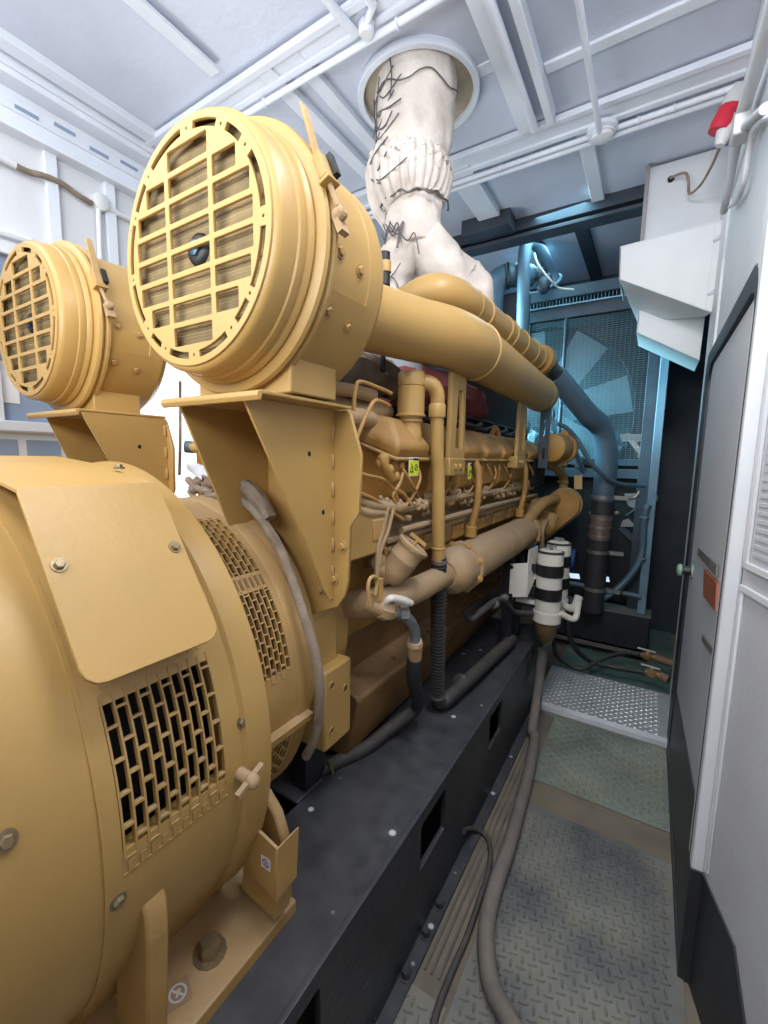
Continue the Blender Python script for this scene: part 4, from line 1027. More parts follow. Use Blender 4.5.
sleeve('branch_sleeve', [(XE+.01, YE, 2.74), (XE+.05, YE+.03, 2.65), (XE+.14, YE+.10, 2.535), (XE+.205, YE+.15, 2.475)], [.115, .118, .122, .13], 64)
sleeve('branch_sleeve', [(XE+.19, YE+.14, 2.49), (XE+.225, YE+.165, 2.43), (XE+.235, YE+.18, 2.36), (XE+.235, YE+.18, 2.2)], [.128, .136, .128, .12], 64, .006, 16)
sleeve('branch_sleeve', [(XE+.0, YE, 2.68), (XE-.055, YE-.05, 2.58), (XE-.085, YE-.08, 2.46), (XE-.07, YE-.1, 2.36), (XE-.04, YE-.1, 2.3)], [.10, .10, .092, .10, .10], 56)
b = MB(); b.tube([(XE+.05, YE+.0, 2.4), (XE+.12, YE+.02, 2.3), (XE+.15, YE+.03, 2.1)], .10, 20); b.build('bare_elbow', DKSTEEL, ex)
b = MB(); b.tube([(XE-.03, YE-.12, 2.24), (XE-.0, YE-.13, 2.12), (XE+.02, YE-.12, 1.98)], .11, 20); b.build('bare_elbow', mat('grey_heat_pipe', (150, 156, 162), .5, .2, .1, 6, .02), ex)
# lacing wire on the side facing the aisle
def EP(a, z, r):
    r += .007; a = math.radians(a); return V((XE+r*math.cos(a), YE+r*math.sin(a), z))
rl = random.Random(11)
def lace(pts, r=.0032):
    q = MB(); q.tube(pts, r, 6, res=8); q.build('lacing_wire', LACE, ex)
lace([EP(a, 3.26+.02*math.sin(a*.1), .198) for a in range(-170, 20, 14)])
lace([EP(-150, 3.30, .20), EP(-140, 3.20, .197), EP(-125, 3.12, .193), EP(-108, 3.10, .193), EP(-95, 3.14, .195)])
lace([EP(-120, 3.32, .20), EP(-128, 3.22, .197), EP(-132, 3.10, .195), EP(-128, 3.03, .20)])
lace([EP(-150, 3.14, .197), EP(-125, 3.18, .196), EP(-100, 3.16, .196), EP(-82, 3.17, .196)])
lace([EP(-98, 3.20, .197), EP(-96, 3.28, .198), EP(-100, 3.36, .198)])
lace([EP(-155, 3.05, .2), EP(-135, 2.97, .226), EP(-115, 2.99, .226), EP(-100, 3.04, .20)])
lace([EP(-125, 3.05, .19), EP(-135, 2.95, .222), EP(-120, 2.88, .212), EP(-105, 2.86, .20)])
lace([EP(a, 2.815+.01*math.sin(a*.2), .165) for a in range(-180, 40, 12)], .0045)
for k in range(9):
    a = -150+rl.random()*30; z = 3.30-k*.05
    lace([EP(a, z, .192 if z > 3.06 else .212), EP(a+14, z-.03, .192 if z > 3.06 else .214), EP(a+30+rl.random()*20, z+.02, .192 if z > 3.06 else .214)], .0028)
for k in range(7):
    a = -150+rl.random()*60; z = 2.76-rl.random()*.10
    lace([EP(a, z, .148), EP(a+18, z-.05, .146), EP(a+30, z-.02, .147), EP(a+14+rl.random()*30, z-.11, .150)])
sx = V((XE-.07, YE-.07, 2.45))
for k in range(9):
    z = 2.30+rl.random()*.28; a0 = -140+rl.random()*60
    pts = [sx+V((.128*math.cos(math.radians(a0+j*16)), .128*math.sin(math.radians(a0+j*16)), z-2.45+(rl.random()-.5)*.08)) for j in range(4)]
    lace(pts)
lace([V((XE+.27, YE+.23, 2.43))+V((.155*math.cos(math.radians(a))*.8, .155*math.sin(math.radians(a))*.8, -.13*math.cos(math.radians(a))*.6-.02)) for a in range(-150, 40, 15)], .004)
# collar ring on the ceiling
XR, YR = XE-.03, YE+.075
b = MB(); b.mesh(plate(circ(.300, 72), [circ(.276, 72)], .02, frame((XR, YR, 3.362), (1, 0, 0), (0, -1, 0)), .003))
b.lathe((XR, YR, 3.347), (0, 0, 1), [(0, .298), (.05, .298)], 72, False, False)
cr = b.build('trim_33', CEILW); cr['kind'] = 'structure'; cr['label'] = 'white round collar where the exhaust passes the ceiling'
b = MB(); b.lathe((XR, YR, 3.347), (0, 0, 1), [(.012, .279), (.028, .276), (.030, .10)], 64, False, False); b.build('collar_seal', mat('tan_seal', (176, 162, 140), .8, 0, .2, 5, .05, 20), cr)
# ================================================================== RADIATOR
ra = thing('radiator', 'tall dark radiator with wire fan guard and big grey fan at the far end', 'radiator', (-.9, 4.6, 0), ref=(-.05, 4.3, 1))
YG = 4.42
FCX, FCZ, FR = -.98, 2.12, .86
b = MB(); b.box((-2.2, 4.78, .4), (-.02, 4.9, 2.95)); b.build('core', CORE, ra)
# shroud plate with round fan opening
b = MB(); b.mesh(plate([(-2.2, 1.15), (-.06, 1.15), (-.06, 2.80), (-2.2, 2.80)], [circ(.80, 72, (-1.0, 2.0))], .02, frame((0, 4.72, 0), (1, 0, 0), (0, 0, 1)), .002)); b.build('fan_shroud', TEALD, ra)
b = MB(); b.lathe((-1.0, 4.60, 2.0), (0, 1, 0), [(0, .80), (.12, .80)], 72, False, False); b.build('shroud_ring', TEALD, ra)
fan = MB(); fan.lathe((-1.0, 4.52, 2.0), (0, 1, 0), [(0, .10), (.05, .14), (.12, .14)], 24); fo = fan.build('fan_hub', DKSTEEL, ra)
for k in range(8):
    a = math.radians(12+k*45); er = V((math.cos(a), 0, math.sin(a))); et = V((-math.sin(a), 0, math.cos(a)))
    q = MB(); C = V((-1.0, 4.60, 2.0)); yv = V((0, 1, 0))
    w0, w1 = .10, .15
    pts = [C+er*.13-et*w0+yv*.03, C+er*.13+et*w0-yv*.05, C+er*.77+et*w1-yv*.05, C+er*.77-et*w1+yv*.04]
    q.prism(pts, yv*.008); bl = q.build('fan_blade', BLADE, fo)
# guard mesh
b = MB()
xs = -1.62
def wire(p0, p1, r): b.bar(p0, p1, r, r)
k = 0
z = 1.60
while z < 2.79: b.box((-1.75, YG, z), (-.08, YG+.003, z+.0035)); z += .018
x = -1.75
while x < -.08: b.box((x, YG-.003, 1.58), (x+.003, YG, 2.79)); x += .036
b.build('guard_mesh', MESHM, ra, smooth=False)
b = MB()
for x in (-.78,): b.cyl((x, YG-.012, 1.55), (x, YG-.012, 2.86), .016, None, 10)
b.box((-1.75, YG-.01, 1.55), (-.06, YG+.02, 1.60)); 
b.box((-1.15, YG-.02, 1.55), (-1.09, YG+.03, 2.86))
b.build('guard_frame', TEALD, ra)
b = MB(); b.box((-2.2, YG-.03, 2.80), (.0, YG+.03, 2.90)); b.build('top_rail', DKSTEEL, ra, .004)
b = MB(); b.box((-2.2, YG-.06, 2.898), (.0, YG-.0, 2.91)); b.build('rail_edge', TEALB, ra)
b = MB(); b.box((-2.2, YG-.02, 2.97), (.02, YG+.35, 3.07)); b.build('top_tank', TEALD, ra, .01)
b = MB()
z = 2.91
for k in range(46): b.box((-1.3+k*.028, YG+.0, 2.92), (-1.295+k*.028, YG+.003, 2.97))
b.build('upper_mesh', MESHM, ra)
# posts
b = MB(); b.box((-.045, YG-.20, .36), (.015, YG-.12, 2.9)); b.build('corner_post', TEALB, ra, .004)
b = MB(); b.box((-.13, YG-.06, .36), (-.02, YG+.02, 2.9)); b.build('side_member', DKSTEEL, ra, .004)
b = MB(); b.lathe((.014, YG-.16, 1.30), (1, 0, 0), [(0, .03), (.006, .03), (.012, .02)], 16); b.build('post_knob', TEALB, ra)
# lower panel and foot tray
b = MB(); b.box((-2.2, YG+.06, .36), (-.13, YG+.10, 1.6)); b.build('lower_panel', mat('near_black_panel', (22, 25, 29), .6, .1, .2, 5, .01), ra)
b = MB(); b.box((-2.0, YG-.02, 1.44), (-.10, YG+.05, 1.52)); b.box((-.88, YG-.04, 1.52), (-.80, YG, 1.58)); b.box((-.62, YG-.04, 1.52), (-.56, YG+.0, 1.62)); b.build('cross_rail', DKSTEEL, ra, .004)
b = MB(); b.box((-.86, 4.20, .05), (.055, 4.215, .345)); b.box((-.86, 4.2, .05), (.055, 4.7, .07)); b.box((.045, 4.2, .05), (.055, 4.9, .345)); b.build('base_tray', BLACK, ra, .004)
b = MB(); b.box((-.86, 4.19, .345), (.06, 4.42, .355)); b.box((-.03, 4.25, .355), (.0, 4.40, .41)); b.build('tray_top', mat('dusty_tray', (126, 128, 126), .7, .1, .2, 6, .02), ra)
b = MB(); b.box((-.9, 4.18, .02), (.06, 4.2, .05)); b.build('tray_lip', RUBD, ra)
for (u, v) in ((640, 455), (646, 471), (622, 475), (640, 500), (644, 512), (617, 512), (591, 512), (589, 474), (636, 440), (628, 434)):
    b = MB(); b.hexbolt(A(u, v, y=YG+.05), (0, -1, 0), .014, .012); b.build('bolt', ZINC, ra)
for yy, pts in ((.03, ((620, 433), (650, 433), (648, 440), (622, 440))), (0, ((628, 439), (634, 439), (648, 456), (642, 458))), (-.03, ((624, 493), (640, 493), (634, 508), (628, 505))), (-.03, ((622, 520), (628, 518), (636, 526), (620, 526)))):
    b = MB(); b.prism([A(u, v, y=YG+yy) for u, v in pts], (0, .02, 0)); b.build('clamp_bracket', STEEL, ra)
b = MB(); b.tube([A(626, 515, y=YG-.02), A(636, 508, y=YG-.02), A(642, 500, y=YG)], .010, 8); b.prism([A(u, v, y=YG-.01) for u, v in ((618, 528), (624, 526), (640, 541), (636, 546))], (0, .02, 0)); b.build('lower_link', DKSTEEL, ra)
for (u, v) in ((568, 574), (598, 577)):
    b = MB(); b.prism([A(u+dx, v+dy, y=YG+.05) for dx, dy in ((0, -2), (10, -1), (11, 4), (1, 3))], (0, .004, 0)); b.build('glowing_gap', mat('bright_gap', (200, 215, 235), .5, 0, 0, 1, 0, emit=(200, 220, 240, 1.0)), ra)  # self-lit patch standing in for light showing through a gap
# blue drum glimpsed under the radiator
bd = MB(); bd.lathe((-.95, 4.36, .70), (1, 0, 0), [(0, .10), (.40, .10)], 24); tag(bd.build('blue_drum', BLUE), 'blue drum shape half hidden behind the white filter canisters', 'drum')

# coolant pipes -----------------------------------------------------------
cl = thing('coolant_pipe', 'blue grey coolant pipe sloping down then vertical before the radiator', 'pipe', (-.37, 4.1, 0))
T0, T1, T2 = V((-.735, 3.53, 2.245)), V((-.385, 4.07, 1.80)), V((-.345, 4.10, 1.58))
D0 = (T1-T0).normalized()
b = MB(); b.tube([T0, T0+D0*.12], .062, 20); rb = b.build('rubber_joint', BLACK, cl)
b = MB(); b.lathe(T0+D0*.02, D0, [(0, .066), (.016, .066)], 20); b.lathe(T0+D0*.09, D0, [(0, .066), (.016, .066)], 20); b.build('hose_clamp', DKSTEEL, rb)
T3 = V((-.35, 4.10, .36))
b = MB(); b.tube([T0+D0*.10, T0+D0*.3, T0+D0*.55, T1+V((-.02, -.02, .04)), T2+V((-.006, 0, .06)), V((-.348, 4.10, 1.4)), V((-.352, 4.10, 1.27))], [.078, .079, .080, .084, .084, .082, .082], 28); b.build('steel_run', TEAL, cl)
b = MB(); b.cyl((-.353, 4.10, 1.0), (-.352, 4.10, 1.30), .079, None, 28); b.cyl((-.36, 4.10, .36), (-.356, 4.10, .97), .080, None, 28); b.build('rubber_sleeve', RUB, cl)
b = MB(); b.cyl((-.355, 4.10, .96), (-.353, 4.10, 1.16), .083, None, 28); bz = b.build('bronze_section', BRONZE, cl)
b = MB()
for z in (.99, 1.06, 1.13): b.lathe((-.354, 4.10, z), (0, 0, 1), [(-.01, .083), (-.008, .088), (.008, .088), (.01, .083)], 28)
b.build('clamp_band', STEEL, bz)
b = MB()
for z in (1.30, .86, .55): b.lathe((-.354, 4.10, z), (0, 0, 1), [(-.014, .083), (-.013, .088), (.013, .088), (.014, .083)], 28); b.obox((-.23, 4.10, z), (.12, .03, .03))
b.tube([(-.20, 4.10, 1.30), (-.13, 4.12, 1.31), (-.10, 4.13, 1.36)], .014, 8)
b.build('pipe_clamp', STEEL, cl)
up = thing('vent_loop_pipe', 'blue grey pipe loop rising and bending down above the radiator', 'pipe', (-1.06, 4.1, 2.3))
b = MB(); b.tube([V((-1.05, 4.1, 2.2)), V((-1.06, 4.1, 2.6)), A(524, 290, y=4.1), A(525, 256, y=4.1), A(528, 243, y=4.12), A(536, 242, y=4.18), A(543, 252, y=4.28), A(552, 270, y=4.45), A(556, 281, y=4.5)], .052, 20); b.build('loop_pipe', TEAL, up)
b = MB(); b.torus(A(556, 279, y=4.48), V((.3, .9, -.6)), .06, .012, 20, 6); b.build('end_collar', TEALB, up)
b = MB(); b.tube([A(535, 252, y=4.1), A(538, 262, y=4.1), A(545, 272, y=4.15), A(552, 280, y=4.2), A(560, 287, y=4.3), A(575, 289, y=4.35)], .008, 8); tag(b.build('thin_white_hose', CANW), 'thin white hose drooping beside the vent loop pipe', 'hose')
b = MB()
for u, v, r in ((541, 272, .05), (545, 284, .06), (549, 278, .04)): b.sphere(A(u, v, y=4.35), r, (1, 1, 1.3), 10)
b.build('valve_cluster', DKSTEEL, up)
el = thing('elbow_pipe', 'blue grey elbow pipe with black bands beside the exhaust', 'pipe', (-1.3, 4.2, 2.6))
b = MB(); b.tube([V((-1.32, 4.1, 2.5)), A(492, 318, y=4.1), A(494, 290, y=4.1), A(502, 278, y=4.12), A(515, 275, y=4.2), A(530, 276, y=4.4)], .095, 24); b.build('elbow', TEAL, el)
b = MB()
for u, v in ((505, 277.5), (509, 276)): b.torus(A(u, v, y=4.14), V((1, .4, .1)), .097, .010, 24, 6)
b.build('black_band', INK, el)
b = MB(); b.box((-1.45, 4.2, 2.55), (-1.05, 4.3, 2.95)); b.build('mount_plate', DKSTEEL, el)
b = MB(); b.tube([A(557, 424, y=3.7), A(566, 428, y=3.75), A(577, 440, y=3.8), A(590, 462, y=3.85), A(605, 477, y=3.95), A(622, 484, y=4.1), A(645, 485, y=4.3)], .016, 10); tag(b.build('coolant_hose', TEAL), 'thin blue grey hose sagging in front of the coolant pipe', 'hose')
b = MB(); b.tube([A(575, 452, y=4.1), A(584, 472, y=4.2)], .02, 8); tag(b.build('stay_rod', TEAL), 'short slanting blue rod below the thin sagging hose', 'rod')
b = MB(); b.prism([A(u, v, y=3.9) for u, v in ((574, 475), (582, 475), (582, 489), (574, 489))], (0, .006, 0)); tg = tag(b.build('hanging_tag', TAN), 'small blank tan tag hanging at the engine front', 'tag')
b = MB(); b.tube([A(578, 476, y=3.9), A(578, 470, y=3.9)], .004, 6); b.build('tag_wire', STEEL, tg)
gh = thing('conduit_hose', 'blue grey hose running down the radiator post and bending left', 'hose', (-.1, 4.2, .4))
b = MB(); b.tube([A(648, 505, y=4.22), A(645, 512, y=4.2), A(643, 530, y=4.2), A(642, 548, y=4.2), A(638, 562, y=4.18), A(628, 577, y=4.15), A(612, 592, y=4.1), A(594, 602, y=4.1)], .026, 14); b.build('hose_body', TEAL, gh)
b = MB()
for u, v in ((644, 517), (641, 558)): b.torus(A(u, v, y=4.2), (0, 0, 1), .03, .008, 16, 6)
b.build('hose_tie', TEALB, gh)
b = MB(); b.tube([A(565, 582, y=4.22), A(600, 588, y=4.22), A(640, 596, y=4.22)], .022, 12, smooth=False); tag(b.build('horizontal_pipe', TEAL), 'straight blue grey pipe lying across the radiator tray', 'pipe')

# ================================================================== FILTERS
XF, YF = -.50, 2.86
fb = thing('filter_bracket', 'white filter bracket plate on a black post standing on base frame', 'bracket', (-.72, 2.8, .48))
b = MB(); b.box((-.745, 2.74, .48), (-.685, 2.80, 1.02)); b.box((-.74, 2.99, .48), (-.69, 3.04, 1.0)); b.build('post', BLACK, fb, .004)
b = MB(); b.prism([A(u, v, y=2.72) for u, v in ((510, 564), (527, 563), (526, 597), (508, 597))], (0, .008, 0)); b.prism([A(527, 563, y=2.72), A(526, 597, y=2.72), A(537, 572, y=2.95), A(537, 545, y=2.95), A(529, 549, y=2.9)], (.006, .0, 0)); b.build('plate', CANW, fb, .002)
for u, v in ((511, 567), (510, 595)):
    q = MB(); q.hexbolt(A(u, v, y=2.72), (0, -1, 0), .008, .006); q.build('bolt', INK, fb)
for lo, hi in (((-.69, 2.86, .90), (-.56, 2.90, .93)), ((-.70, 3.01, .76), (-.56, 3.13, .79)), ((-.69, 2.86, .74), (-.56, 2.90, .77))):
    b = MB(); b.box(lo, hi); b.build('arm', CANW, fb)
def canister(x, y, z0, z1, r, label):
    t = thing('filter_canister', label, 'filter', (x, y, z0), 'white filter canisters')
    b = MB(); b.lathe((x, y, z0), (0, 0, 1), [(0, r+.008), (.06, r+.008), (.065, r), (z1-z0-.03, r), (z1-z0-.012, r), (z1-z0, r-.004)], 36); b.build('body', CANW, t)
    b = MB(); b.lathe((x, y, z1), (0, 0, 1), [(-.012, r+.003), (-.002, r+.003), (.0, r-.004), (.004, .02)], 36); c = b.build('lid', RUB, t)
    b = MB(); b.lathe((x, y, z1-.004), (0, 0, 1), [(0.004, r-.010), (.009, r-.016), (.009, .02)], 32); b.build('lid_disc', CANW, c)
    b = MB(); b.cyl((x, y, z1), (x, y, z1+.03), .010, None, 10); b.bar((x-.03, y, z1+.024), (x+.03, y, z1+.024), .010, .010); b.build('lid_screw', STEEL, c)
    for k in (.40, .73):
        z = z0+(z1-z0)*k
        b = MB(); b.lathe((x, y, z), (0, 0, 1), [(-.035, r+.001), (-.034, r+.005), (.034, r+.005), (.035, r+.001)], 36); b.obox((x-r-.01, y-.03, z), (.03, .03, .05)); b.build('strap', INK, t)
    b = MB(); b.lathe((x, y, z0-.15), (0, 0, 1), [(0, r*.25), (.02, r*.55), (.10, r*.9), (.15, r*.95)], 30); b.build('bowl', BOWL, t)
    return t
c1 = canister(XF, YF, .655, 1.085, .074, 'nearer white filter canister with two black straps and amber bowl')
c2 = canister(-.50, 3.12, .66, 1.09, .074, 'farther white filter canister half hidden behind the nearer one')
b = MB(); b.tube([(-.43, 3.02, .73), (-.40, 2.96, .73), (-.36, 2.93, .74), (-.345, 2.92, .78), (-.335, 2.92, .82)], [.02, .022, .024, .022, .024], 12); b.tube([(-.42, 2.85, .72), (-.37, 2.88, .69), (-.34, 2.9, .70), (-.335, 2.92, .80)], .018, 12); b.build('outlet_elbow', CANW, c1)
b = MB(); b.tube([V((-.575, 2.82, .70)), V((-.66, 2.72, .72)), A(500, 600, x=-.68), A(482, 612, x=-.69), A(470, 622, x=-.72), A(466, 614, x=-.78), A(478, 602, x=-.85), A(500, 592, x=-.9)], .018, 12); fh = tag(b.build('filter_hose', RUB), 'black hose looping from the nearer filter canister toward the engine', 'hose')
b = MB(); 
for u, v in ((503, 598), (493, 606)): b.lathe(A(u, v, x=-.68), V((.5, .8, .2)), [(-.02, .021), (.02, .021)], 14)
b.build('hose_fitting', STEEL, fh)

# ================================================================== VALVE HOSE ON ENGINE
vh = thing('oil_drain_hose', 'black drain hose with steel elbow and white ball valve handle', 'hose', A(385, 605, x=-.70))
b = MB(); b.tube([A(366, 600, x=-.76), A(380, 606, x=-.72), A(392, 611, x=-.70)], [.034, .030, .028], 14); b.lathe(A(385, 608, x=-.71), V((.25, .35, -.15)), [(-.02, .034), (0, .040), (.02, .034)], 8); vb = b.build('valve_body', DUSTY, vh)
b = MB(); h0 = A(385, 603, x=-.70); b.tube([h0, A(390, 598, x=-.68), A(397, 598, x=-.67), A(405, 600, x=-.66), A(412, 602, x=-.65)], [.009, .011, .013, .014, .010], 10); b.build('valve_handle', CANW, vb)
b = MB(); b.tube([A(393, 611, x=-.70), A(402, 613, x=-.685), A(410, 619, x=-.675), A(415, 629, x=-.675), A(415, 642, x=-.68)], .019, 14)
st = b.build('steel_elbow', mat('bright_steel_tube', (150, 158, 166), .3, .6, .1, 8, .01), vh)
b = MB(); b.lathe(A(399, 612, x=-.69), V((.6, .7, -.1)), [(0, .027), (.03, .027)], 6); b.build('union_nut', STEEL, st)
b = MB(); b.tube([A(415, 638, x=-.68), A(415, 655, x=-.69)], .026, 16); b.lathe(A(415, 640, x=-.68), (0, 0, -1), [(0, .029), (.015, .029)], 16); b.build('crimp_sleeve', DUSTY, vh)
b = MB(); b.tube([A(415, 653, x=-.69), A(413, 675, x=-.715), V((-.80, 1.70, .60)), V((-.86, 1.56, .545)), V((-.90, 1.42, .52)), V((-.95, 1.30, .515)), V((-.985, 1.22, .50)), V((-1.0, 1.19, .44))], .027, 16); b.build('rubber_hose', RUB, vh)
b = MB(); b.torus((-.955, 1.265, .51), V((.4, 1, 0)), .032, .005, 18, 6); b.box((-.97, 1.19, .481), (-.91, 1.23, .487)); b.cyl((-.94, 1.21, .487), (-.94, 1.21, .50), .012, None, 8); b.build('hose_clip', ZINC, vh)

# ================================================================== FLOOR HOSES
b = MB()
fp = [(-.515, 2.92, .46), (-.52, 2.90, .30), (-.515, 2.82, .16), (-.50, 2.66, .06), A(534, 735, z=.035), A(529, 765, z=.035), A(520, 800, z=.035), A(507, 845, z=.035), A(494, 882, z=.035), A(485, 915, z=.035), A(482, 945, z=.035), A(487, 985, z=.035), A(500, 1012, z=.035), A(520, 1045, z=.035), A(560, 1090, z=.035)]
b.tube(fp, .030, 18); tag(b.build('floor_hose', RUBD), 'thick grey hose snaking along the floor beside the base frame', 'hose')
b = MB(); b.tube([A(462, 832, z=.10), A(470, 829, z=.05), A(482, 833, z=.015), A(489, 845, z=.012), A(488, 868, z=.012), A(478, 900, z=.012), A(466, 935, z=.012), A(450, 972, z=.012), A(437, 1005, z=.012), A(428, 1040, z=.012)], .011, 10); tag(b.build('floor_cable', RUB), 'thin black cable on floor between frame and thick grey hose', 'cable')
b = MB(); b.tube([A(566, 598, y=3.3), A(566, 625, y=3.35), A(572, 645, y=3.5), A(588, 659, z=.10), A(610, 665, z=.10), A(636, 669, z=.10), A(646, 671, z=.10)], .018, 12); h = tag(b.build('drain_hose', RUB), 'lower grey black hose leading to the brass valve near right wall', 'hose')
b = MB(); b.tube([A(552, 640, y=3.7), A(555, 655, z=.09), A(566, 664, z=.09), A(580, 669, z=.09), A(594, 662, z=.09), A(608, 655, z=.10), A(625, 651, z=.10), A(638, 653, z=.11)], .017, 12); tag(b.build('drain_hose', RUB), 'upper looping black hose in front of the radiator tray', 'hose')
def valve(u, v, x1, label):
    p = A(u, v, z=.13); t = thing('brass_valve', label, 'valve', p, 'drain valves')
    b = MB(); b.tube([p-V((.04, 0, 0)), p+V((.06, 0, 0))], .024, 10); b.lathe(p+V((.0, 0, 0)), (1, 0, 0), [(-.03, .026), (-.015, .034), (.015, .034), (.03, .026)], 8); b.build('valve_body', BRASS, t)
    b = MB(); b.tube([p+V((.05, 0, 0)), p+V((x1-p.x, -.02, -.01))], .03, 12); b.build('pipe_stub', RUST, t)
    b = MB(); b.bar(p+V((-.07, 0, .05)), p+V((.05, 0, .042)), .014, .008); b.cyl(p, p+V((0, 0, .05)), .008, None, 8); b.build('lever', CANW, t)
valve(646, 655, .24, 'rusty pipe with valve and lever, farther of the pair by the wall')
valve(650, 672, .19, 'rusty pipe with valve and lever, nearer of the pair by the wall')

# ================================================================== RIGHT WALL EQUIPMENT
hood = thing('air_hood', 'white sheet metal hood jutting from the right wall', 'hood', (.2, 3.4, 2.4))
b = MB()
q0 = [V((-.305, 3.3, 2.895)), V((.197, 3.3, 2.92)), V((.19, 3.3, 2.445)), V((-.297, 3.3, 2.715))]
th = .008
b.prism(q0, (0, th, 0))
b.prism([q0[0], q0[1], q0[1]+V((0, .45, 0)), q0[0]+V((0, .45, 0))], (0, 0, .008))
b.prism([q0[0], q0[3], q0[3]+V((0, .45, 0)), q0[0]+V((0, .45, 0))], (.008, 0, 0))
b.prism([q0[3], q0[2], V((.175, 3.75, 2.53)), V((-.19, 3.75, 2.545))], (0, 0, .006))
b.build('upper_shell', WHITE, hood, .002)
b = MB(); r0 = [V((-.187, 3.56, 2.60)), V((.18, 3.56, 2.60)), V((.172, 3.56, 2.235)), V((-.187, 3.56, 2.447))]
b.prism(r0, (0, .008, 0)); b.prism([r0[0], r0[3], r0[3]+V((0, .4, 0)), r0[0]+V((0, .4, 0))], (.008, 0, 0)); b.prism([r0[3], r0[2], r0[2]+V((0, .4, 0)), r0[3]+V((0, .4, 0))], (0, 0, .006))
b.build('lower_shell', WHITE, hood, .002)
b = MB(); b.prism([V((.165, 3.296, 2.91)), V((.198, 3.296, 2.91)), V((.192, 3.296, 2.45)), V((.160, 3.296, 2.47))], (0, .004, 0)); b.build('side_flange', WHITE, hood, .002)
for z in (2.83, 2.55):
    q = MB(); q.bar((.165, 3.29, z-.008), (.195, 3.29, z+.010), .010, .016); q.build('screw', WALLM, hood)
cb = thing('control_cabinet', 'off white flat cabinet high on the right wall above the hood', 'cabinet', (.2, 3.45, 2.95))
b = MB(); b.box((-.19, 3.42, 2.93), (.198, 3.80, 3.36)); b.build('shell', WALLW, cb, .004)
b = MB(); b.box((-.205, 3.405, 2.93), (-.183, 3.43, 3.37)); b.box((-.205, 3.40, 3.36), (-.19, 3.42, 3.40)); b.build('side_angle', mat('grey_edge', (150, 146, 146), .5, .1, .1, 5, 0), cb)
b = MB(); b.lathe(A(673, 175, y=3.418), (0, -1, 0), [(0, .018), (.004, .018)], 16); b.build('cable_hole', INK, cb)
b = MB(); b.tube([A(673, 174, y=3.41), A(680, 171, y=3.38), A(688, 170, y=3.36), A(691, 178, y=3.36), A(692, 191, y=3.36), A(703, 183, y=3.25), A(714, 165, y=3.1), A(722, 147, y=2.90)], .007, 8); tag(b.build('plug_cable', SLEEVE), 'thin cable looping from the cabinet hole up to red plug', 'cable')
pg = thing('red_plug', 'red and pale grey industrial plug hanging below the ceiling beam', 'plug', A(730, 120, y=2.90))
b = MB(); b.tube([A(742, 84, y=2.90), A(733, 107, y=2.90)], [.034, .046], 20); b.build('socket', PLUGG, pg)
b = MB(); b.tube([A(733.5, 106, y=2.90), A(730, 116, y=2.90)], [.052, .052], 20); b.lathe(A(724, 122, y=2.85), V((-.3, 0, -1)), [(-.06, .035), (0, .046), (.03, .044)], 14); b.build('red_collar', REDP, pg)
b = MB(); b.tube([A(730, 116, y=2.86), A(726, 133, y=2.85), A(722, 144, y=2.85)], [.036, .032, .020], 18); b.build('plug_body', PLUGG, pg)
rcn = thing('wall_cable_conduit', 'white conduit pair with joint box along the right wall top', 'conduit', (.17, 2.4, 2.9))
b = MB(); b.tube([(.165, 1.4, 2.86), (.165, 2.0, 2.88), A(745, 112, x=.165)], .022, 12, smooth=False); b.build('conduit_pipe', WALLW, rcn)
b = MB(); b.obox(A(743, 128, x=.16), (.05, .09, .07)); b.build('joint_box', PLUGG, rcn, .008)
b = MB(); b.tube([A(741, 138, x=.165), A(736, 160, x=.165), A(729, 195, x=.165), A(727, 207, x=.17)], .016, 10); b.build('conduit_pipe', WALLM, rcn)
b = MB(); b.tube([A(748, 125, x=.17), A(756, 119, x=.18), A(766, 112, x=.185)], .016, 10); b.build('conduit_pipe', WALLM, rcn)
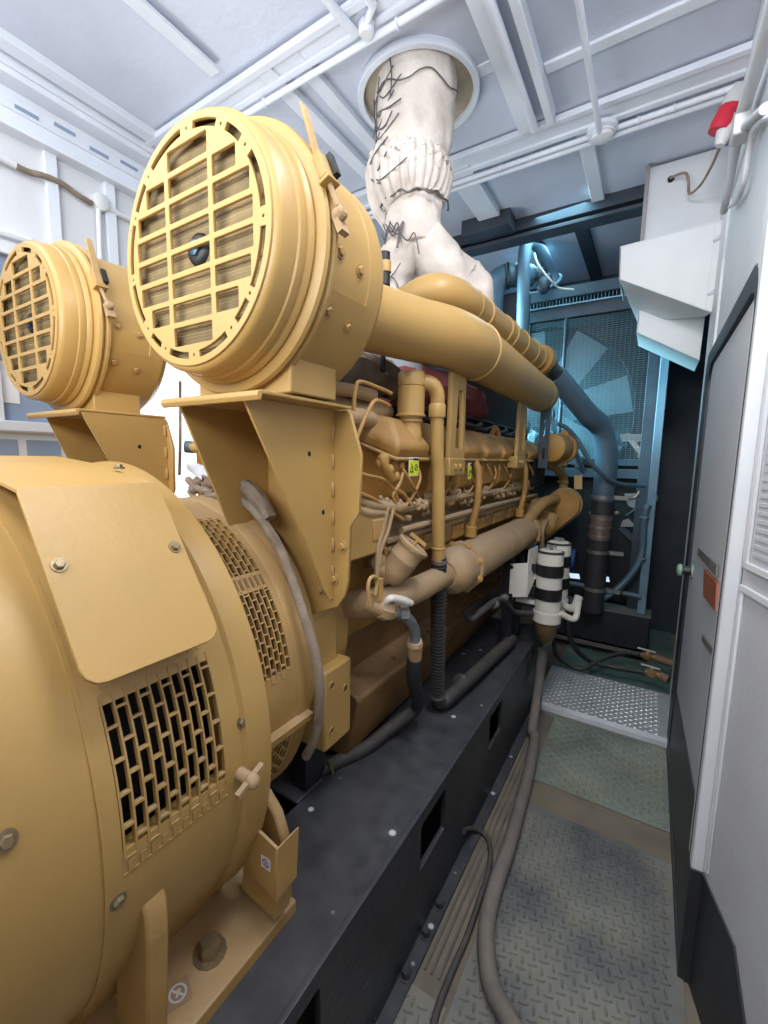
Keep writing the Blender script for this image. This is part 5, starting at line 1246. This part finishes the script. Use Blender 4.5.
b = MB(); b.tube([(.195, 1.6, 2.50), A(757, 130, x=.19), A(745, 185, x=.19), A(738, 200, x=.19), A(732, 203, x=.185)], .010, 8); b.build('conduit_pipe', WALLW, rcn)
b = MB(); b.box((.198, 1.60, 2.94), (.235, 3.3, 3.4)); struct('trim_34', b, WALLW, .012, label='white boxed edge along the top of the right wall')

# ================================================================== LIGHT
W = bpy.data.worlds.new('world'); bpy.context.scene.world = W; W.use_nodes = True
bg = W.node_tree.nodes['Background']; bg.inputs[0].default_value = (.92, .96, 1, 1); bg.inputs[1].default_value = 1.6
def area(name, loc, target, sx, sy, power, col=(1, 1, 1), spread=180):
    l = bpy.data.lights.new(name, 'AREA'); l.shape = 'RECTANGLE'; l.size = sx; l.size_y = sy; l.energy = power; l.color = col; l.spread = math.radians(spread)
    o = bpy.data.objects.new(name, l); COL.objects.link(o); o.location = loc
    o.rotation_euler = (V(target)-V(loc)).to_track_quat('-Z', 'Y').to_euler(); return o
area('doorway_daylight', (-2.70, 2.3, 1.5), (0, 2.2, 2.2), 1.1, 1.7, 30, (.93, .97, 1))
area('ceiling_lamp_near', (-.9, -.35, 3.32), (-.85, .7, 1.0), 2.2, .7, 40, (1, .99, .96))
area('aisle_fill', (-.05, .9, 3.25), (-.45, 2.1, .8), .25, 1.0, 28, (.97, .98, 1))  # unseen fill added to brighten the aisle and engine flank
area('left_fill', (-2.3, .1, 3.2), (-2.2, 1.6, 2.4), .8, .8, 11, (.95, .97, 1))  # unseen fill added for the left side of the room
area('ceiling_fill', (-.8, -.4, 2.2), (-.6, 1.9, 3.4), 1.6, .5, 32, (.88, .94, 1))  # added light behind the camera, only to brighten the ceiling
area('radiator_fill', (-1.9, 3.55, 2.75), (-.45, 4.2, 2.25), .8, .8, 46, (.36, .82, 1), 60)  # hidden cyan light added to brighten the face of the fan guard
area('radiator_skylight', (-1.0, 4.0, 3.38), (-.9, 4.05, 1.2), 1.8, .3, 22, (.42, .82, 1))
sc = bpy.context.scene
sc.view_settings.view_transform = 'Standard'
sc.view_settings.look = 'None'
sc.view_settings.exposure = .08
